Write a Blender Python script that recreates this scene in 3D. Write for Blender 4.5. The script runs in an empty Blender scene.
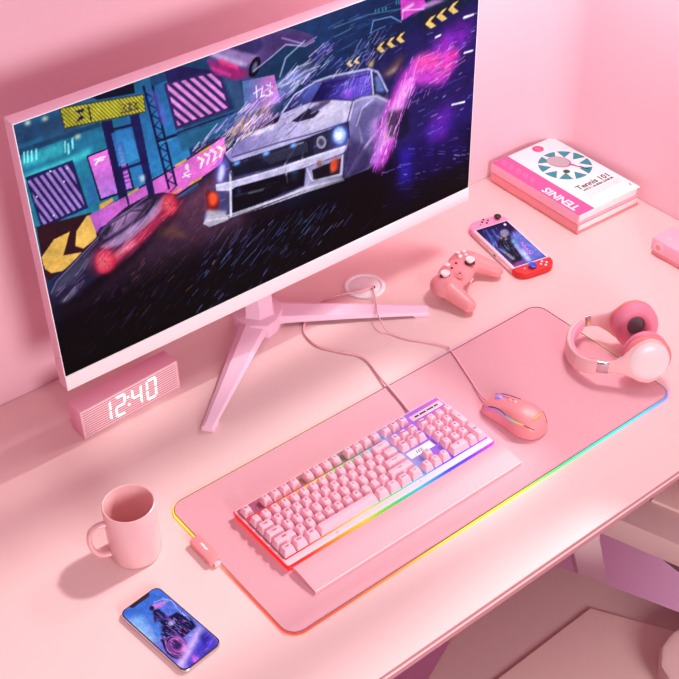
import bpy, bmesh, math, random
import numpy as np
from mathutils import Vector, Matrix
S = bpy.context.scene
COL = S.collection
R = math.radians
PI = math.pi

# ------------------------------------------------------------ colours and materials
def lin(c):
    return tuple((v/255/12.92) if v/255 <= .04045 else ((v/255+.055)/1.055)**2.4 for v in c)
MATS = {}
def mat(name, rgb, rough=.45, metal=0., vary=.04, scale=30., coat=0., emit=None, es=0., spec=.5, bump=0., bscale=400.):
    if name in MATS: return MATS[name]
    m = bpy.data.materials.new(name); m.use_nodes = True
    nt = m.node_tree; b = nt.nodes['Principled BSDF']
    c = lin(rgb)
    b.inputs['Roughness'].default_value = rough; b.inputs['Metallic'].default_value = metal
    b.inputs['Specular IOR Level'].default_value = spec
    b.inputs['Coat Weight'].default_value = coat; b.inputs['Coat Roughness'].default_value = .15
    tc = nt.nodes.new('ShaderNodeTexCoord')
    if vary:
        n = nt.nodes.new('ShaderNodeTexNoise'); n.inputs['Scale'].default_value = scale; n.inputs['Detail'].default_value = 3
        mx = nt.nodes.new('ShaderNodeMix'); mx.data_type = 'RGBA'
        mx.inputs[6].default_value = (*[v*(1-vary) for v in c], 1); mx.inputs[7].default_value = (*[min(1, v*(1+vary)) for v in c], 1)
        nt.links.new(tc.outputs['Object'], n.inputs['Vector']); nt.links.new(n.outputs['Fac'], mx.inputs[0]); nt.links.new(mx.outputs[2], b.inputs['Base Color'])
    else: b.inputs['Base Color'].default_value = (*c, 1)
    if bump:
        n2 = nt.nodes.new('ShaderNodeTexNoise'); n2.inputs['Scale'].default_value = bscale
        bp = nt.nodes.new('ShaderNodeBump'); bp.inputs['Strength'].default_value = bump; bp.inputs['Distance'].default_value = .0005
        nt.links.new(tc.outputs['Object'], n2.inputs['Vector']); nt.links.new(n2.outputs['Fac'], bp.inputs['Height']); nt.links.new(bp.outputs['Normal'], b.inputs['Normal'])
    if emit:
        b.inputs['Emission Color'].default_value = (*lin(emit), 1); b.inputs['Emission Strength'].default_value = es
    MATS[name] = m
    return m
def glow_mat(name, strength, base=(4, 4, 6), rough=.5, spec=.06):
    "light given off in the colour stored on the mesh (a lit display or an LED strip)"
    m = mat(name, base, rough=rough, vary=0, spec=spec)
    nt = m.node_tree; b = nt.nodes['Principled BSDF']
    a = nt.nodes.new('ShaderNodeAttribute'); a.attribute_name = 'Col'
    nt.links.new(a.outputs['Color'], b.inputs['Emission Color']); b.inputs['Emission Strength'].default_value = strength
    return m

# ------------------------------------------------------------ objects
def thing(name, label, cat, loc=(0, 0, 0), rot=0., group=None):
    o = bpy.data.objects.new(name, None); COL.objects.link(o)
    o.location = loc; o.rotation_euler = (0, 0, R(rot)); o.empty_display_size = .02
    o['label'] = label; o['category'] = cat
    if group: o['group'] = group
    return o
def part(name, me, m, parent=None, loc=(0, 0, 0), rot=(0, 0, 0), label=None, kind=None, scale=None):
    o = bpy.data.objects.new(name, me); COL.objects.link(o)
    if m is not None and not me.materials: me.materials.append(m)
    o.parent = parent; o.location = loc; o.rotation_euler = rot
    if scale: o.scale = scale
    if label: o['label'] = label
    if kind: o['kind'] = kind
    return o

# ------------------------------------------------------------ mesh builders
def fin(bm, sharp=35):
    bmesh.ops.recalc_face_normals(bm, faces=bm.faces)
    me = bpy.data.meshes.new('m'); bm.to_mesh(me); bm.free()
    me.polygons.foreach_set('use_smooth', [True]*len(me.polygons))
    me.set_sharp_from_angle(angle=R(sharp))
    return me
def pymesh(v, f, sharp=35, recalc=True):
    bm = bmesh.new(); vs = [bm.verts.new(p) for p in v]; bm.verts.ensure_lookup_table()
    for q in f:
        try: bm.faces.new([vs[i] for i in q])
        except ValueError: pass
    return fin(bm, sharp) if recalc else fin(bm, sharp)
def rrect(w, d, r, n=6, cx=0., cy=0.):
    r = min(r, w/2-1e-5, d/2-1e-5); out = []
    for sx, sy, a0 in ((1, 1, 0), (-1, 1, 90), (-1, -1, 180), (1, -1, 270)):
        for k in range(n+1):
            a = R(a0+90*k/n); out.append((cx+sx*(w/2-r)+r*math.cos(a), cy+sy*(d/2-r)+r*math.sin(a)))
    return out
def ellipse(rx, ry, n=32, cx=0., cy=0., rot=0.):
    c, s = math.cos(R(rot)), math.sin(R(rot))
    return [(cx+rx*math.cos(t)*c-ry*math.sin(t)*s, cy+rx*math.cos(t)*s+ry*math.sin(t)*c) for t in [2*PI*k/n for k in range(n)]]
def prism(out, z0, z1, bev=0., seg=2, both=True, sharp=35, inset=None):
    bm = bmesh.new(); vs = [bm.verts.new((x, y, z0)) for x, y in out]; f = bm.faces.new(vs)
    r = bmesh.ops.extrude_face_region(bm, geom=[f]); up = [g for g in r['geom'] if isinstance(g, bmesh.types.BMVert)]
    for v in up: v.co.z = z1
    bmesh.ops.recalc_face_normals(bm, faces=bm.faces)
    if bev:
        ed = [e for e in bm.edges if abs(e.verts[0].co.z-e.verts[1].co.z) < 1e-7 and (both or e.verts[0].co.z > (z0+z1)/2)]
        bmesh.ops.bevel(bm, geom=ed, offset=bev, segments=seg, affect='EDGES', profile=.5)
    return fin(bm, sharp)
def box(w, d, z0, z1, bev=.001, cx=0., cy=0., seg=2):
    bm = bmesh.new(); bmesh.ops.create_cube(bm, size=1)
    for v in bm.verts: v.co = (cx+v.co.x*w, cy+v.co.y*d, (z0+z1)/2+v.co.z*(z1-z0))
    if bev: bmesh.ops.bevel(bm, geom=list(bm.edges), offset=bev, segments=seg, affect='EDGES', profile=.5)
    return fin(bm)
def spline(pts, sub=6, closed=False):
    P = [Vector(p) for p in pts]; n = len(P); out = []
    for i in range(n if closed else n-1):
        g = lambda k: P[k % n] if closed else P[max(0, min(n-1, k))]
        a, b, c, d = g(i-1), g(i), g(i+1), g(i+2)
        for k in range(sub):
            t = k/sub
            out.append(.5*((2*b)+(c-a)*t+(2*a-5*b+4*c-d)*t*t+(3*b-a-3*c+d)*t**3))
    if not closed: out.append(P[-1])
    return out
def tube(pts, r, n=8, closed=False, rad=None):
    P = [Vector(p) for p in pts]; N = len(P); bm = bmesh.new(); rings = []
    up = Vector((0, 0, 1)); prev = None
    for i in range(N):
        a = P[(i-1) % N] if (closed or i > 0) else P[i]; b = P[(i+1) % N] if (closed or i < N-1) else P[i]
        t = (b-a).normalized()
        if prev is None: prev = t.orthogonal() if abs(t.z) > .9 else t.cross(up)
        x = (prev-t*prev.dot(t)).normalized(); prev = x; y = t.cross(x)
        rr = rad[i] if rad else r
        rings.append([bm.verts.new(P[i]+rr*(math.cos(2*PI*k/n)*x+math.sin(2*PI*k/n)*y)) for k in range(n)])
    for i in range(N if closed else N-1):
        A, B = rings[i], rings[(i+1) % N]
        for k in range(n): bm.faces.new((A[k], A[(k+1) % n], B[(k+1) % n], B[k]))
    if not closed: bm.faces.new(rings[0][::-1]); bm.faces.new(rings[-1])
    return fin(bm, 50)
def loft(rings, caps=True, closed=False, sharp=40):
    bm = bmesh.new(); V = [[bm.verts.new(p) for p in r] for r in rings]; n = len(V[0])
    for i in range(len(V) if closed else len(V)-1):
        A, B = V[i], V[(i+1) % len(V)]
        for k in range(n): bm.faces.new((A[k], A[(k+1) % n], B[(k+1) % n], B[k]))
    if caps and not closed: bm.faces.new(V[0][::-1]); bm.faces.new(V[-1])
    return fin(bm, sharp)
def lathe(prof, n=48, sharp=35):
    return loft([[(r*math.cos(2*PI*k/n), r*math.sin(2*PI*k/n), z) for k in range(n)] for r, z in prof], sharp=sharp)
def torus(rx, ry, r, n=48, m=14, z=0., fl=1.):
    return loft([[((rx+r*math.cos(b))*math.cos(a), (ry+r*math.cos(b))*math.sin(a), z+fl*r*math.sin(b)) for b in [2*PI*j/m for j in range(m)]] for a in [2*PI*i/n for i in range(n)]], closed=True, sharp=60)
def join(*items):
    "several pieces of one part in one mesh"
    bm = bmesh.new()
    for it in items:
        me, M = it if isinstance(it, tuple) else (it, None)
        k = len(bm.verts); bm.from_mesh(me); bm.verts.ensure_lookup_table()
        if M is not None: bmesh.ops.transform(bm, matrix=M, verts=bm.verts[k:])
    return fin(bm)
def at(x=0, y=0, z=0, rx=0, ry=0, rz=0, s=(1, 1, 1)):
    return Matrix.Translation((x, y, z)) @ Matrix.Rotation(R(rz), 4, 'Z') @ Matrix.Rotation(R(ry), 4, 'Y') @ Matrix.Rotation(R(rx), 4, 'X') @ Matrix.Diagonal((*s, 1))
def flat(polys, z=0., th=.0002):
    return join(*[prism(p, z, z+th) for p in polys])
TXT = {}
def text(s, size, align='CENTER', bold=0., th=.0001, shear=0., res=2, valign='CENTER'):
    k = (s, size, align, bold, shear, valign)
    if k in TXT: return TXT[k]
    c = bpy.data.curves.new('t', 'FONT'); c.body = s; c.size = size; c.align_x = align; c.align_y = valign
    c.extrude = th; c.offset = bold; c.shear = shear; c.resolution_u = res
    o = bpy.data.objects.new('t', c); COL.objects.link(o); bpy.context.view_layer.update()
    me = bpy.data.meshes.new_from_object(o.evaluated_get(bpy.context.evaluated_depsgraph_get()))
    bpy.data.objects.remove(o); bpy.data.curves.remove(c)
    me.materials.clear(); TXT[k] = me
    return me
def blob(meshes, voxel, smooth=6):
    "several overlapping solids melted into one skin"
    me = join(*meshes); o = bpy.data.objects.new('b', me); COL.objects.link(o)
    m = o.modifiers.new('r', 'REMESH'); m.mode = 'VOXEL'; m.voxel_size = voxel
    s = o.modifiers.new('s', 'SMOOTH'); s.iterations = smooth; s.factor = .5
    bpy.context.view_layer.update()
    out = bpy.data.meshes.new_from_object(o.evaluated_get(bpy.context.evaluated_depsgraph_get()))
    bpy.data.objects.remove(o)
    out.polygons.foreach_set('use_smooth', [True]*len(out.polygons))
    return out
def sphere(rx, ry, rz, n=24):
    bm = bmesh.new(); bmesh.ops.create_uvsphere(bm, u_segments=n, v_segments=n//2, radius=1)
    for v in bm.verts: v.co = (v.co.x*rx, v.co.y*ry, v.co.z*rz)
    return fin(bm, 80)
def colour_verts(me, fn):
    a = me.color_attributes.new('Col', 'FLOAT_COLOR', 'POINT')
    a.data.foreach_set('color', [c for v in me.vertices for c in (*fn(v.co), 1.)])
    return me
def ramp(stops, t):
    t = max(stops[0][0], min(stops[-1][0], t))
    for (a, ca), (b, cb) in zip(stops, stops[1:]):
        if t <= b:
            k = (t-a)/max(b-a, 1e-9); A, B = lin(ca), lin(cb)
            return tuple(A[i]+(B[i]-A[i])*k for i in range(3))
    return lin(stops[-1][1])

# ------------------------------------------------------------ pictures on the lit displays
def paint(spec, W, H, g0, ss=2):
    w, h = W*ss, H*ss; img = np.zeros((h, w, 3), np.float32)
    def px(pts): return [(u/1000*w, v/1000*h) for u, v in pts]
    def win(P, pad):
        xs = [p[0] for p in P]; ys = [p[1] for p in P]
        return max(0, int(min(xs)-pad)), min(w, int(max(xs)+pad)+2), max(0, int(min(ys)-pad)), min(h, int(max(ys)+pad)+2)
    def inside(P, X, Y):
        m = np.zeros(X.shape, bool)
        for (x0, y0), (x1, y1) in zip(P, P[1:]+P[:1]):
            if y0 == y1: continue
            m ^= ((y0 > Y) != (y1 > Y)) & (X < (x1-x0)*(Y-y0)/(y1-y0)+x0)
        return m
    def soft(m, r):
        r = int(round(r))
        if r < 1: return m
        for ax in (0, 1):
            for _ in range(2):
                pad = [(0, 0), (0, 0)]; pad[ax] = (r+1, r)
                c = np.cumsum(np.pad(m, pad, mode='edge'), axis=ax)
                n = m.shape[ax]
                m = (np.take(c, range(2*r+1, 2*r+1+n), axis=ax)-np.take(c, range(0, n), axis=ax))/(2*r+1)
        return m
    def put(b, m, col, a):
        x0, x1, y0, y1 = b; k = (m*a/100)[..., None]
        img[y0:y1, x0:x1] = img[y0:y1, x0:x1]*(1-k)+np.asarray(col, np.float32)*k
    def grid(b): return np.meshgrid(np.arange(b[0], b[1])+.5, np.arange(b[2], b[3])+.5)
    def line(P, wd, col, a, bl):
        wd = wd*ss*g0; b = win(P, wd+3*bl*ss+2)
        if b[1] <= b[0] or b[3] <= b[2]: return
        X, Y = grid(b); d = np.full(X.shape, 1e9)
        for (x0, y0), (x1, y1) in zip(P, P[1:]):
            L = (x1-x0)**2+(y1-y0)**2 or 1e-9; t = np.clip(((X-x0)*(x1-x0)+(Y-y0)*(y1-y0))/L, 0, 1)
            d = np.minimum(d, np.hypot(X-x0-t*(x1-x0), Y-y0-t*(y1-y0)))
        put(b, soft(np.clip(wd/2-d+.5, 0, 1), bl*ss*g0), col, a)
    for o in spec:
        P = px(o[1])
        if o[0] in 'pgh':
            bl = (o[4] if o[0] == 'p' else o[6] if o[0] == 'g' else 0)*ss*g0
            b = win(P, 3*bl+2)
            if b[1] <= b[0] or b[3] <= b[2]: continue
            X, Y = grid(b); m = soft(inside(P, X, Y).astype(np.float32), bl)
            if o[0] == 'p': put(b, m, o[2], o[3])
            else:
                (ax, ay), (bx, by) = px(o[4] if o[0] == 'g' else o[3])
                t = ((X-ax)*(bx-ax)+(Y-ay)*(by-ay))/((bx-ax)**2+(by-ay)**2+1e-9)
                if o[0] == 'h': put(b, m*((t*o[4]) % 1 < .5), o[2], o[5])
                else:
                    t = np.clip(t, 0, 1)[..., None]
                    put(b, m, np.array(o[2])*(1-t)+np.array(o[3])*t, o[5])
        elif o[0] == 'l': line(P, o[2], o[3], o[4], o[5])
        else:
            _, _, n, d, cols, a, seed, wid, *more = o; ln = more[0] if more else 1.; rnd = random.Random(seed)
            (ax, ay), (bx, by) = px(d); L = math.hypot(bx-ax, by-ay); dx, dy = (bx-ax)/L, (by-ay)/L
            xs = [p[0] for p in P]; ys = [p[1] for p in P]; k = 0; tries = 0
            while k < n and tries < n*20:
                tries += 1
                x, y = rnd.uniform(min(xs), max(xs)), rnd.uniform(min(ys), max(ys))
                if not inside(P, np.array([x]), np.array([y]))[0]: continue
                k += 1; l = rnd.uniform(2, 9)*ss*g0*ln; j = rnd.uniform(-.18, .18)
                line([(x, y), (x+l*(dx-j*dy), y+l*(dy+j*dx))], wid*rnd.uniform(.5, 1.2), rnd.choice(cols), a*rnd.uniform(.5, 1), 0)
    img = img.reshape(H, ss, W, ss, 3).mean(axis=(1, 3))/255
    rg = np.random.RandomState(4); grain = np.zeros((H, W, 1))
    for k, amp in ((2, .05), (5, .07), (12, .07)):
        q = rg.uniform(-1, 1, (H//k+2, W//k+2)); yy = np.arange(H)/k; xx = np.arange(W)/k
        y0 = yy.astype(int); x0 = xx.astype(int); fy = (yy-y0)[:, None]; fx = (xx-x0)[None]
        grain[..., 0] += amp*(q[y0][:, x0]*(1-fy)*(1-fx)+q[y0+1][:, x0]*fy*(1-fx)+q[y0][:, x0+1]*(1-fy)*fx+q[y0+1][:, x0+1]*fy*fx)
    img = np.clip(img*(1+grain), 0, 1); img = np.clip(img+.10*(img-.45)*(img > 0), 0, 1)
    return np.where(img <= .04045, img/12.92, ((img+.055)/1.055)**2.4)
def display(spec, W, H, w, h, pen):
    "a flat panel w x h, lying in XY, that shows the picture"
    img = paint(spec, W, H, pen)
    gx, gy = np.meshgrid(np.linspace(-w/2, w/2, W), np.linspace(-h/2, h/2, H))
    v = np.stack([gx.ravel(), gy.ravel(), np.zeros(W*H)], 1)
    i = np.arange(W*H).reshape(H, W)
    f = np.stack([i[:-1, :-1], i[:-1, 1:], i[1:, 1:], i[1:, :-1]], -1).reshape(-1, 4)
    me = bpy.data.meshes.new('display'); me.from_pydata(v.tolist(), [], f.tolist())
    a = me.color_attributes.new('Col', 'FLOAT_COLOR', 'POINT')
    a.data.foreach_set('color', np.concatenate([img.reshape(-1, 3), np.ones((W*H, 1))], 1).astype(np.float32).ravel())
    return me
ART_MONITOR=[
('g',[(-16,1061),(1049,1048),(1044,-202),(-29,-78)],(32,70,112),(10,10,24),[(352,1063),(613,-37)],100,0),
('s',[(10,976),(974,932),(999,37),(539,122),(33,474)],260,[(331,672),(356,676)],((60,110,160),(20,26,60),(90,80,160),(40,60,120)),45,77,1.1,1.0),
('g',[(-6,1021),(250,1005),(249,535),(-10,503)],(36,88,132),(38,120,150),[(45,986),(60,761)],100,0),
('p',[(1,989),(171,969),(172,926),(-2,930)],(38,66,100),90,1),
('p',[(0,914),(147,907),(150,891),(1,892)],(30,60,92),80,0),
('p',[(-3,824),(126,829),(120,804),(-3,788)],(70,205,212),80,2),
('p',[(0,880),(80,888),(79,846),(3,846)],(62,190,200),75,2),
('p',[(8,899),(11,899),(8,861),(5,861)],(150,245,240),80,0),
('p',[(14,897),(17,898),(14,859),(11,859)],(150,245,240),80,0),
('p',[(21,897),(24,897),(21,858),(18,858)],(150,245,240),80,0),
('p',[(29,896),(32,896),(29,857),(26,857)],(150,245,240),80,0),
('p',[(80,885),(83,886),(80,846),(77,846)],(150,245,240),80,0),
('p',[(85,876),(88,876),(86,836),(82,836)],(150,245,240),80,0),
('p',[(93,888),(97,888),(94,848),(91,848)],(150,245,240),80,0),
('p',[(45,972),(103,967),(112,901),(45,913)],(44,70,104),70,2),
('p',[(30,988),(29,983),(25,981),(22,983),(20,988),(21,993),(24,996),(28,994)],(235,235,200),90,1),
('p',[(60,982),(59,977),(56,975),(52,977),(50,982),(51,988),(55,990),(58,988)],(235,235,200),90,1),
('p',[(110,885),(109,879),(105,877),(101,879),(99,885),(100,890),(104,892),(108,890)],(235,235,200),90,1),
('g',[(186,959),(287,964),(322,518),(176,533)],(40,96,150),(52,130,190),[(187,923),(241,581)],100,0),
('p',[(139,1001),(219,998),(219,960),(150,982)],(18,22,44),100,0),
('p',[(81,1003),(234,947),(234,881),(85,926)],(60,60,40),100,0),
('p',[(84,996),(233,944),(233,886),(86,930)],(206,196,58),100,0),
('h',[(84,996),(233,944),(233,886),(86,930)],(70,72,40),[(82,934),(185,1063)],26,80),
('p',[(107,973),(125,971),(121,959),(115,961),(123,939),(106,934),(116,951)],(40,34,70),100,0),
('l',[(132,971),(133,923)],1.6,(60,60,50),100,0),
('l',[(193,939),(199,930),(193,922),(199,913)],1.2,(60,50,60),90,0),
('l',[(203,935),(209,926),(203,918),(209,909)],1.2,(60,50,60),90,0),
('l',[(213,932),(219,924),(213,915),(219,907)],1.2,(60,50,60),90,0),
('l',[(188,911),(221,903)],1.2,(70,60,60),80,0),
('p',[(3,814),(89,812),(102,622),(12,617)],(34,36,88),100,0),
('h',[(6,799),(83,804),(96,634),(16,626)],(168,126,204),[(6,632),(113,715)],11,95),
('p',[(49,801),(48,799),(46,800),(45,803),(46,806),(48,805)],(220,240,255),90,0),
('p',[(69,748),(68,746),(66,747),(65,751),(66,753),(68,752)],(220,240,255),90,0),
('p',[(17,732),(16,729),(14,731),(14,734),(15,737),(17,735)],(220,240,255),90,0),
('p',[(79,790),(78,788),(76,789),(75,793),(77,795),(78,794)],(220,240,255),90,0),
('p',[(40,643),(39,641),(37,642),(36,646),(38,648),(39,647)],(220,240,255),90,0),
('p',[(104,734),(119,728),(121,630),(106,626)],(50,110,170),90,1),
('p',[(13,579),(160,586),(182,476),(26,398)],(34,30,84),90,2),
('g',[(96,531),(113,589),(270,646),(383,693),(385,592),(276,538),(140,535)],(186,98,196),(232,112,206),[(118,553),(376,638)],100,0),
('l',[(111,590),(270,642),(383,689)],1.6,(22,20,48),100,0),
('l',[(140,527),(276,534),(387,587)],2.2,(40,26,48),100,0),
('l',[(131,594),(152,601)],2.2,(214,164,74),100,0),
('l',[(178,611),(199,619)],2.2,(214,164,74),100,0),
('l',[(279,648),(300,655)],2.2,(214,164,74),100,0),
('l',[(330,660),(352,668)],2.2,(214,164,74),100,0),
('l',[(260,545),(283,552)],2.2,(224,170,80),100,0),
('l',[(303,556),(327,563)],2.2,(224,170,80),100,0),
('l',[(325,646),(335,630),(329,604)],2.2,(248,226,246),100,0),
('l',[(339,650),(349,634),(343,608)],2.2,(248,226,246),100,0),
('l',[(353,654),(363,638),(357,612)],2.2,(248,226,246),100,0),
('l',[(367,658),(377,642),(371,615)],2.2,(248,226,246),100,0),
('l',[(299,636),(304,609),(293,605),(304,585)],1.4,(240,220,244),100,0),
('l',[(290,595),(307,594)],1.2,(240,220,244),100,0),
('p',[(305,622),(302,615),(299,615),(296,622),(296,632),(299,639),(303,639),(305,632)],(240,225,244),80,0),
('p',[(114,807),(183,809),(193,623),(125,629)],(24,22,52),100,0),
('g',[(117,801),(179,804),(189,631),(128,637)],(236,112,218),(178,120,218),[(161,804),(141,634)],100,0),
('l',[(128,766),(138,784),(133,775),(143,773)],1.6,(255,240,252),100,0),
('l',[(127,784),(148,781)],1.2,(255,240,252),100,0),
('h',[(171,802),(187,798),(187,657),(171,653)],(90,50,140),[(174,800),(167,665)],9,70),
('p',[(150,905),(170,899),(180,545),(163,539)],(30,28,78),100,0),
('p',[(203,890),(221,886),(231,572),(218,572)],(32,32,86),100,0),
('l',[(161,866),(213,854)],2.4,(28,28,78),100,0),
('l',[(169,712),(221,709)],2.6,(30,28,80),100,0),
('g',[(165,853),(201,848),(210,728),(170,727)],(52,120,190),(66,150,205),[(178,854),(188,721)],80,0),
('p',[(204,663),(216,661),(216,640),(208,638)],(210,220,235),90,1),
('l',[(236,972),(260,573)],2.2,(22,26,66),100,0),
('l',[(253,961),(275,575)],2.2,(22,26,66),100,0),
('l',[(238,947),(254,919)],1.2,(24,28,70),100,0),
('l',[(254,919),(240,905)],1.0,(24,28,70),100,0),
('l',[(240,907),(257,878)],1.2,(24,28,70),100,0),
('l',[(257,878),(243,864)],1.0,(24,28,70),100,0),
('l',[(243,866),(260,837)],1.2,(24,28,70),100,0),
('l',[(260,837),(245,822)],1.0,(24,28,70),100,0),
('l',[(246,824),(263,794)],1.2,(24,28,70),100,0),
('l',[(263,794),(248,779)],1.0,(24,28,70),100,0),
('l',[(248,782),(265,751)],1.2,(24,28,70),100,0),
('l',[(265,751),(251,736)],1.0,(24,28,70),100,0),
('l',[(251,739),(268,708)],1.2,(24,28,70),100,0),
('l',[(268,708),(253,693)],1.0,(24,28,70),100,0),
('l',[(254,695),(271,664)],1.2,(24,28,70),100,0),
('l',[(271,664),(256,649)],1.0,(24,28,70),100,0),
('l',[(257,651),(274,619)],1.2,(24,28,70),100,0),
('l',[(274,619),(259,604)],1.0,(24,28,70),100,0),
('l',[(259,606),(277,573)],1.2,(24,28,70),100,0),
('l',[(277,573),(262,558)],1.0,(24,28,70),100,0),
('l',[(252,764),(342,757),(399,753)],2.6,(24,26,66),100,0),
('l',[(251,754),(398,738)],1.2,(60,150,190),80,0),
('p',[(277,1026),(384,931),(405,774),(293,787)],(40,34,84),100,0),
('p',[(274,957),(386,936),(402,776),(287,780)],(56,40,96),100,0),
('h',[(280,950),(382,931),(396,788),(292,792)],(226,142,218),[(295,782),(383,917)],9,95),
('p',[(287,776),(413,773),(418,695),(294,691)],(40,96,134),90,1),
('l',[(290,766),(412,761)],1.6,(30,30,70),100,0),
('p',[(246,947),(258,947),(263,911),(250,913)],(88,90,180),70,1),
('p',[(250,916),(262,915),(267,879),(253,881)],(88,90,180),70,1),
('p',[(254,885),(266,884),(271,847),(257,849)],(88,90,180),70,1),
('p',[(257,853),(269,852),(275,815),(261,817)],(88,90,180),70,1),
('p',[(390,919),(419,915),(441,726),(419,718)],(58,84,128),90,1),
('g',[(539,1024),(843,1040),(875,667),(625,745)],(34,64,112),(20,32,72),[(561,1012),(796,716)],90,4),
('p',[(628,954),(733,957),(741,907),(641,905)],(30,52,92),70,3),
('l',[(637,937),(715,940),(795,917)],1.0,(110,160,210),60,0),
('l',[(723,868),(729,910),(772,901),(798,865)],1.2,(120,170,235),80,0),
('p',[(733,951),(736,950),(737,935),(733,936)],(70,150,175),80,0),
('p',[(740,950),(743,949),(744,933),(741,934)],(70,150,175),80,0),
('p',[(750,947),(753,946),(754,930),(750,932)],(70,150,175),80,0),
('p',[(757,946),(761,945),(761,930),(758,931)],(70,150,175),80,0),
('p',[(783,955),(787,954),(787,939),(784,939)],(70,150,175),80,0),
('p',[(789,954),(792,953),(793,937),(790,938)],(70,150,175),80,0),
('g',[(430,865),(499,845),(510,734),(432,739)],(92,120,180),(236,120,214),[(435,805),(501,783)],90,0),
('l',[(459,829),(459,774)],1.2,(250,235,252),85,0),
('l',[(453,804),(469,812)],1.2,(250,235,252),85,0),
('l',[(473,817),(468,783),(480,779)],1.2,(250,235,252),85,0),
('l',[(481,818),(494,803),(483,799),(495,776),(480,777)],1.2,(250,235,252),85,0),
('l',[(490,820),(487,770)],1.2,(250,235,252),85,0),
('p',[(361,984),(371,998),(403,1002),(434,1018),(472,1010),(508,1001),(546,986),(588,939),(591,903),(553,925),(519,935),(476,898),(453,858),(421,872),(375,926)],(84,66,120),100,0),
('p',[(375,999),(407,1000),(438,971),(469,934),(443,914),(389,969)],(146,118,176),100,1),
('p',[(407,1006),(439,1014),(475,996),(480,962),(461,946),(430,975)],(60,52,104),100,1),
('p',[(363,989),(385,958),(439,902),(442,880),(417,878),(375,928)],(150,40,110),100,1),
('p',[(384,981),(426,929),(423,912),(385,960)],(226,58,128),100,0.8),
('p',[(365,964),(410,904),(408,895),(369,946)],(224,80,170),80,1),
('p',[(367,1000),(379,1003),(440,927),(443,911),(424,927),(382,981)],(190,170,215),80,1),
('p',[(468,887),(464,875),(459,867),(453,864),(449,867),(446,874),(445,885),(446,898),(449,912),(453,923),(458,931),(463,934),(468,932),(471,925),(472,913),(471,900)],(16,16,34),100,0),
('p',[(463,893),(461,887),(458,883),(455,880),(453,882),(452,885),(452,891),(452,898),(454,905),(456,911),(459,916),(461,918),(464,917),(465,913),(465,908),(465,901)],(120,120,160),80,0.6),
('p',[(480,1004),(546,979),(587,932),(587,908),(536,935),(486,938)],(74,56,110),90,2),
('l',[(455,886),(493,912),(528,940),(570,908),(591,916)],1.2,(190,170,225),85,0),
('l',[(520,969),(570,915),(596,927)],1.2,(170,150,220),80,0),
('g',[(15,324),(171,457),(391,587),(428,393),(616,174),(1030,160),(1008,-70),(3,-66)],(60,36,62),(5,4,12),[(322,518),(377,31)],100,3),
('g',[(125,393),(386,567),(422,244),(203,10)],(112,68,96),(24,18,30),[(355,513),(254,100)],85,5),
('p',[(-6,268),(855,288),(1000,182),(1007,-45),(-1,-71)],(2,2,6),80,12),
('s',[(103,370),(377,517),(396,199),(135,-16)],70,[(197,242),(351,433)],((150,90,110),(190,120,100),(90,60,100)),50,3,0.9,1.0),
('s',[(333,319),(617,219),(667,85),(434,-69),(248,12)],90,[(355,52),(506,264)],((110,130,210),(160,170,235),(70,80,160)),60,4,0.9,1.0),
('p',[(212,463),(230,407),(290,343),(262,417)],(120,80,60),50,2),
('s',[(74,269),(384,428),(616,151),(802,46),(917,2),(535,-17),(34,42)],160,[(355,52),(519,298)],((60,66,120),(40,40,80),(26,22,40),(90,60,90)),60,41,1.0,2.2),
('s',[(322,308),(616,188),(667,99),(512,51),(347,129)],60,[(367,64),(524,294)],((120,150,225),(170,180,245),(80,100,190)),60,42,0.8,2.6),
('s',[(11,243),(226,347),(333,319),(206,54),(15,61)],60,[(22,144),(292,375)],((60,40,40),(90,60,50),(50,34,52)),50,43,1.0,2.4),
('p',[(4,629),(106,601),(112,491),(6,411),(1,448)],(52,24,34),100,0),
('p',[(2,511),(30,558),(61,563),(41,485),(81,466),(69,452),(34,429),(14,438),(4,465)],(218,172,88),100,0),
('p',[(73,555),(97,596),(107,588),(108,499),(80,480),(66,502)],(222,176,92),100,0),
('p',[(123,619),(149,623),(149,610),(123,597)],(214,164,80),100,0),
('g',[(101,595),(174,609),(176,565),(121,541),(109,515)],(178,92,190),(206,104,200),[(102,562),(173,589)],90,0),
('p',[(2,359),(16,407),(62,453),(106,501),(132,538),(171,569),(215,581),(247,568),(274,538),(270,478),(220,420),(159,368),(126,337),(64,302),(15,289),(-1,293)],(40,34,62),100,0),
('p',[(114,511),(140,542),(180,551),(224,558),(205,520),(165,494),(122,480)],(124,94,138),100,1),
('p',[(135,519),(164,548),(191,543),(167,519),(141,493)],(160,120,166),90,1),
('p',[(109,460),(153,477),(210,506),(249,555),(264,537),(224,478),(161,438),(123,437)],(168,130,178),100,1.2),
('p',[(121,407),(178,440),(243,501),(252,471),(197,407),(133,362)],(196,52,90),90,3),
('p',[(115,396),(149,415),(177,433),(181,415),(136,393)],(250,170,190),90,2),
('l',[(155,427),(201,464),(243,511)],1.4,(240,150,176),80,1),
('p',[(5,346),(17,390),(63,441),(104,455),(95,418),(49,371)],(66,64,92),100,2),
('p',[(17,312),(39,325),(61,360),(51,325),(32,298)],(170,160,190),70,2),
('l',[(6,362),(20,398),(64,446),(107,493),(141,530),(215,576)],1.2,(150,130,170),80,0.5),
('p',[(141,372),(137,350),(130,336),(121,330),(111,334),(101,347),(94,368),(90,392),(90,417),(94,438),(101,453),(110,458),(121,455),(130,442),(137,421),(141,397)],(220,40,70),50,4),
('p',[(136,377),(133,360),(127,347),(120,343),(112,346),(104,356),(99,373),(96,392),(96,412),(99,429),(105,441),(112,446),(120,443),(127,433),(132,417),(135,397)],(206,50,78),80,1.2),
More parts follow.
